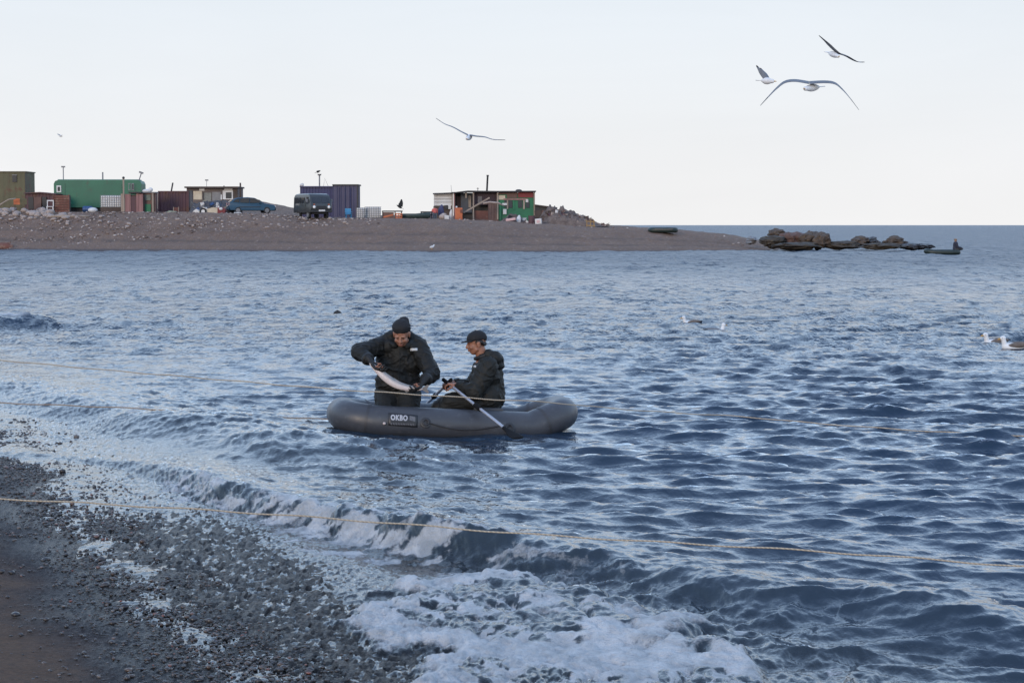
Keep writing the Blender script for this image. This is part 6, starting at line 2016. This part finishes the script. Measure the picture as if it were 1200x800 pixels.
def floating_gull(px, py, Y, rz, label, brown=True, s=1.0, sink=0.04):
    p = PY(px, py, Y)
    z = sea_z(p.x, Y) - .02 - sink
    root = empty('seagull', (p.x, Y, z), R(rz), label, 'seagull', 'gulls floating on the water')
    mb_ = M_gbrown if brown else M_gg
    m = MB(); m.tube(spl([Vector((-.23 * s, 0, .10 * s)), Vector((-.12 * s, 0, .075 * s)), Vector((.02 * s, 0, .06 * s)), Vector((.13 * s, 0, .065 * s)), Vector((.19 * s, 0, .10 * s))], 3), [f * s for f in (.012, .03, .045, .06, .07, .078, .082, .082, .08, .075, .066, .055, .04)], 14)
    m.ball((.16 * s, 0, .09 * s), .055 * s); m.cap((.16 * s, 0, .10 * s), (.185 * s, 0, .19 * s), .048 * s, .040 * s); m.ball((.192 * s, 0, .215 * s), (.052 * s, .044 * s, .046 * s))
    o = m.build('body', M_gw, None, True); md = o.modifiers.new('r', 'REMESH'); md.mode = 'VOXEL'; md.voxel_size = .009; o.parent = root
    m = MB(); m.tube([(.235 * s, 0, .208 * s), (.265 * s, 0, .203 * s), (.295 * s, 0, .196 * s)], [.016 * s, .013 * s, .004 * s], 8); m.build('beak', M_beak, root, True)
    for q in (-1, 1):
        m = MB(); m.ball((-.06 * s, q * .058 * s, .105 * s), (.19 * s, .034 * s, .052 * s), RY(6)); o = m.build('folded_wing', mb_, root, True)
        m = MB(); m.cap((-.20 * s, q * .04 * s, .118 * s), (-.31 * s, q * .015 * s, .128 * s), .018 * s, .006 * s); m.build('wing_tip', M_gb, o, True)
        m = MB(); m.ball((.218 * s, q * .036 * s, .225 * s), .0065 * s); m.build('eye', M_gb, root, True)
    return root
floating_gull(809.5, 379, 42.0, 200, 'floating gull farthest out, on the water right of mid bay', True, .85, 0.045)
floating_gull(839, 391, 38.6, 25, 'floating gull with its dark wing towards us, half hidden by a wave crest', False, .9, 0.06)
floating_gull(1166, 403, 35.0, 196, 'floating gull with a white upright neck, behind the gull with the orange bill', True, .98)
floating_gull(1188, 410, 33.2, 186, 'floating gull with an orange bill, nearest of those on the water', True, .98)
s = Spot(506, 154.7, .0)
g = empty('seagull', s.loc, R(30), 'white gull standing at the waterline of the spit', 'seagull')
m = MB(); m.ball((0, 0, .24), (.20, .09, .09), RY(-12)); m.cap((.12, 0, .27), (.17, 0, .37), .06, .05); m.ball((.185, 0, .39), (.062, .05, .05)); m.build('body', M_gw, g, True)
m = MB(); m.ball((-.05, -.06, .26), (.18, .04, .06), RY(-10)); m.build('folded_wing', M_gw, g, True)
m = MB(); m.tube([(.23, 0, .385), (.30, 0, .37)], [.018, .005], 8); m.build('beak', M_beak, g, True)
for q in (-.03, .03): MB().tube([(0, q, 0), (0, q, .17)], .010, 6).build('leg', M_beak, g)

# ------------------------------------------------------------------ buoy, far boat with its man
p = PY(395.5, 366, 46)
o = empty('net_float', (p.x, 46, sea_z(p.x, 46) - .06), 0, 'round black net float bobbing beyond the kneeling man', 'float')
MB().ball((0, 0, .05), (.10, .09, .085)).build('ball', M_black, o, True); MB().tube([(0, 0, .12), (0, 0, .142)], .025, 8).build('eyelet', M_black, o, True)
s_ = PY(1104, 294, 141)
fb = empty('rowing_boat', (s_.x, 141, -.02), R(-4), 'small dark boat with one man off the far rocky point', 'boat')
m = MB(); pts = []
for k in range(33):
    a_ = 2 * math.pi * k / 32; cx, cy = math.cos(a_), math.sin(a_)
    pts.append((1.10 * math.copysign(abs(cx) ** .6, cx) - .0, .48 * math.copysign(abs(cy) ** .7, cy), .16 + (.14 * max(0, -cx - .4))))
m.tube(pts, .19, 10, cap=False); m.build('tube', M_dg, fb, True)
MB().box((0, 0, .10), (1.9, .7, .05)).build('floor', M_dg, fb)
MB().box((.6, 0, .30), (.26, .8, .04)).build('seat', M_dark, fb)
fp = empty('person', (s_.x + .95, 141, .30), R(90), 'seated man in the far small boat off the rocky point', 'person')
m = MB(); m.cap((0, 0, .05), (0, 0, .45), .14, .13); m.cap((0, 0, .52), (0, 0, .56), .05, .05); m.ball((0, 0, .66), (.085, .095, .115)); m.cap((-.1, 0, .05), (-.12, -.42, .06), .09, .07); m.cap((.1, 0, .05), (.12, -.42, .06), .09, .07)
o = m.build('body', M_skin_far, fp, True); md = o.modifiers.new('r', 'REMESH'); md.mode = 'VOXEL'; md.voxel_size = .015
m = MB(); m.cap((0, 0, .04), (0, 0, .42), .19, .18); m.cap((-.2, 0, .46), (.2, 0, .46), .10, .10); m.cap((-.22, 0, .45), (-.26, -.12, .18), .09, .08); m.cap((.22, 0, .45), (.26, -.12, .18), .09, .08); m.cap((-.26, -.12, .18), (-.16, -.35, .16), .075, .06); m.cap((.26, -.12, .18), (.16, -.35, .16), .075, .06)
o = m.build('jacket', paint('far_jacket', (.022, .024, .045), None, .8), fp, True); md = o.modifiers.new('r', 'REMESH'); md.mode = 'VOXEL'; md.voxel_size = .018
m = MB(); m.ball((0, .01, .73), (.11, .12, .075)); m.build('hat', paint('far_hat', (.26, .17, .11), None, .8), fp, True)
m = MB(); m.cap((-.1, 0, .04), (-.12, -.42, .08), .12, .09); m.cap((.1, 0, .04), (.12, -.42, .08), .12, .09); m.build('trousers', M_dark, fp, True)
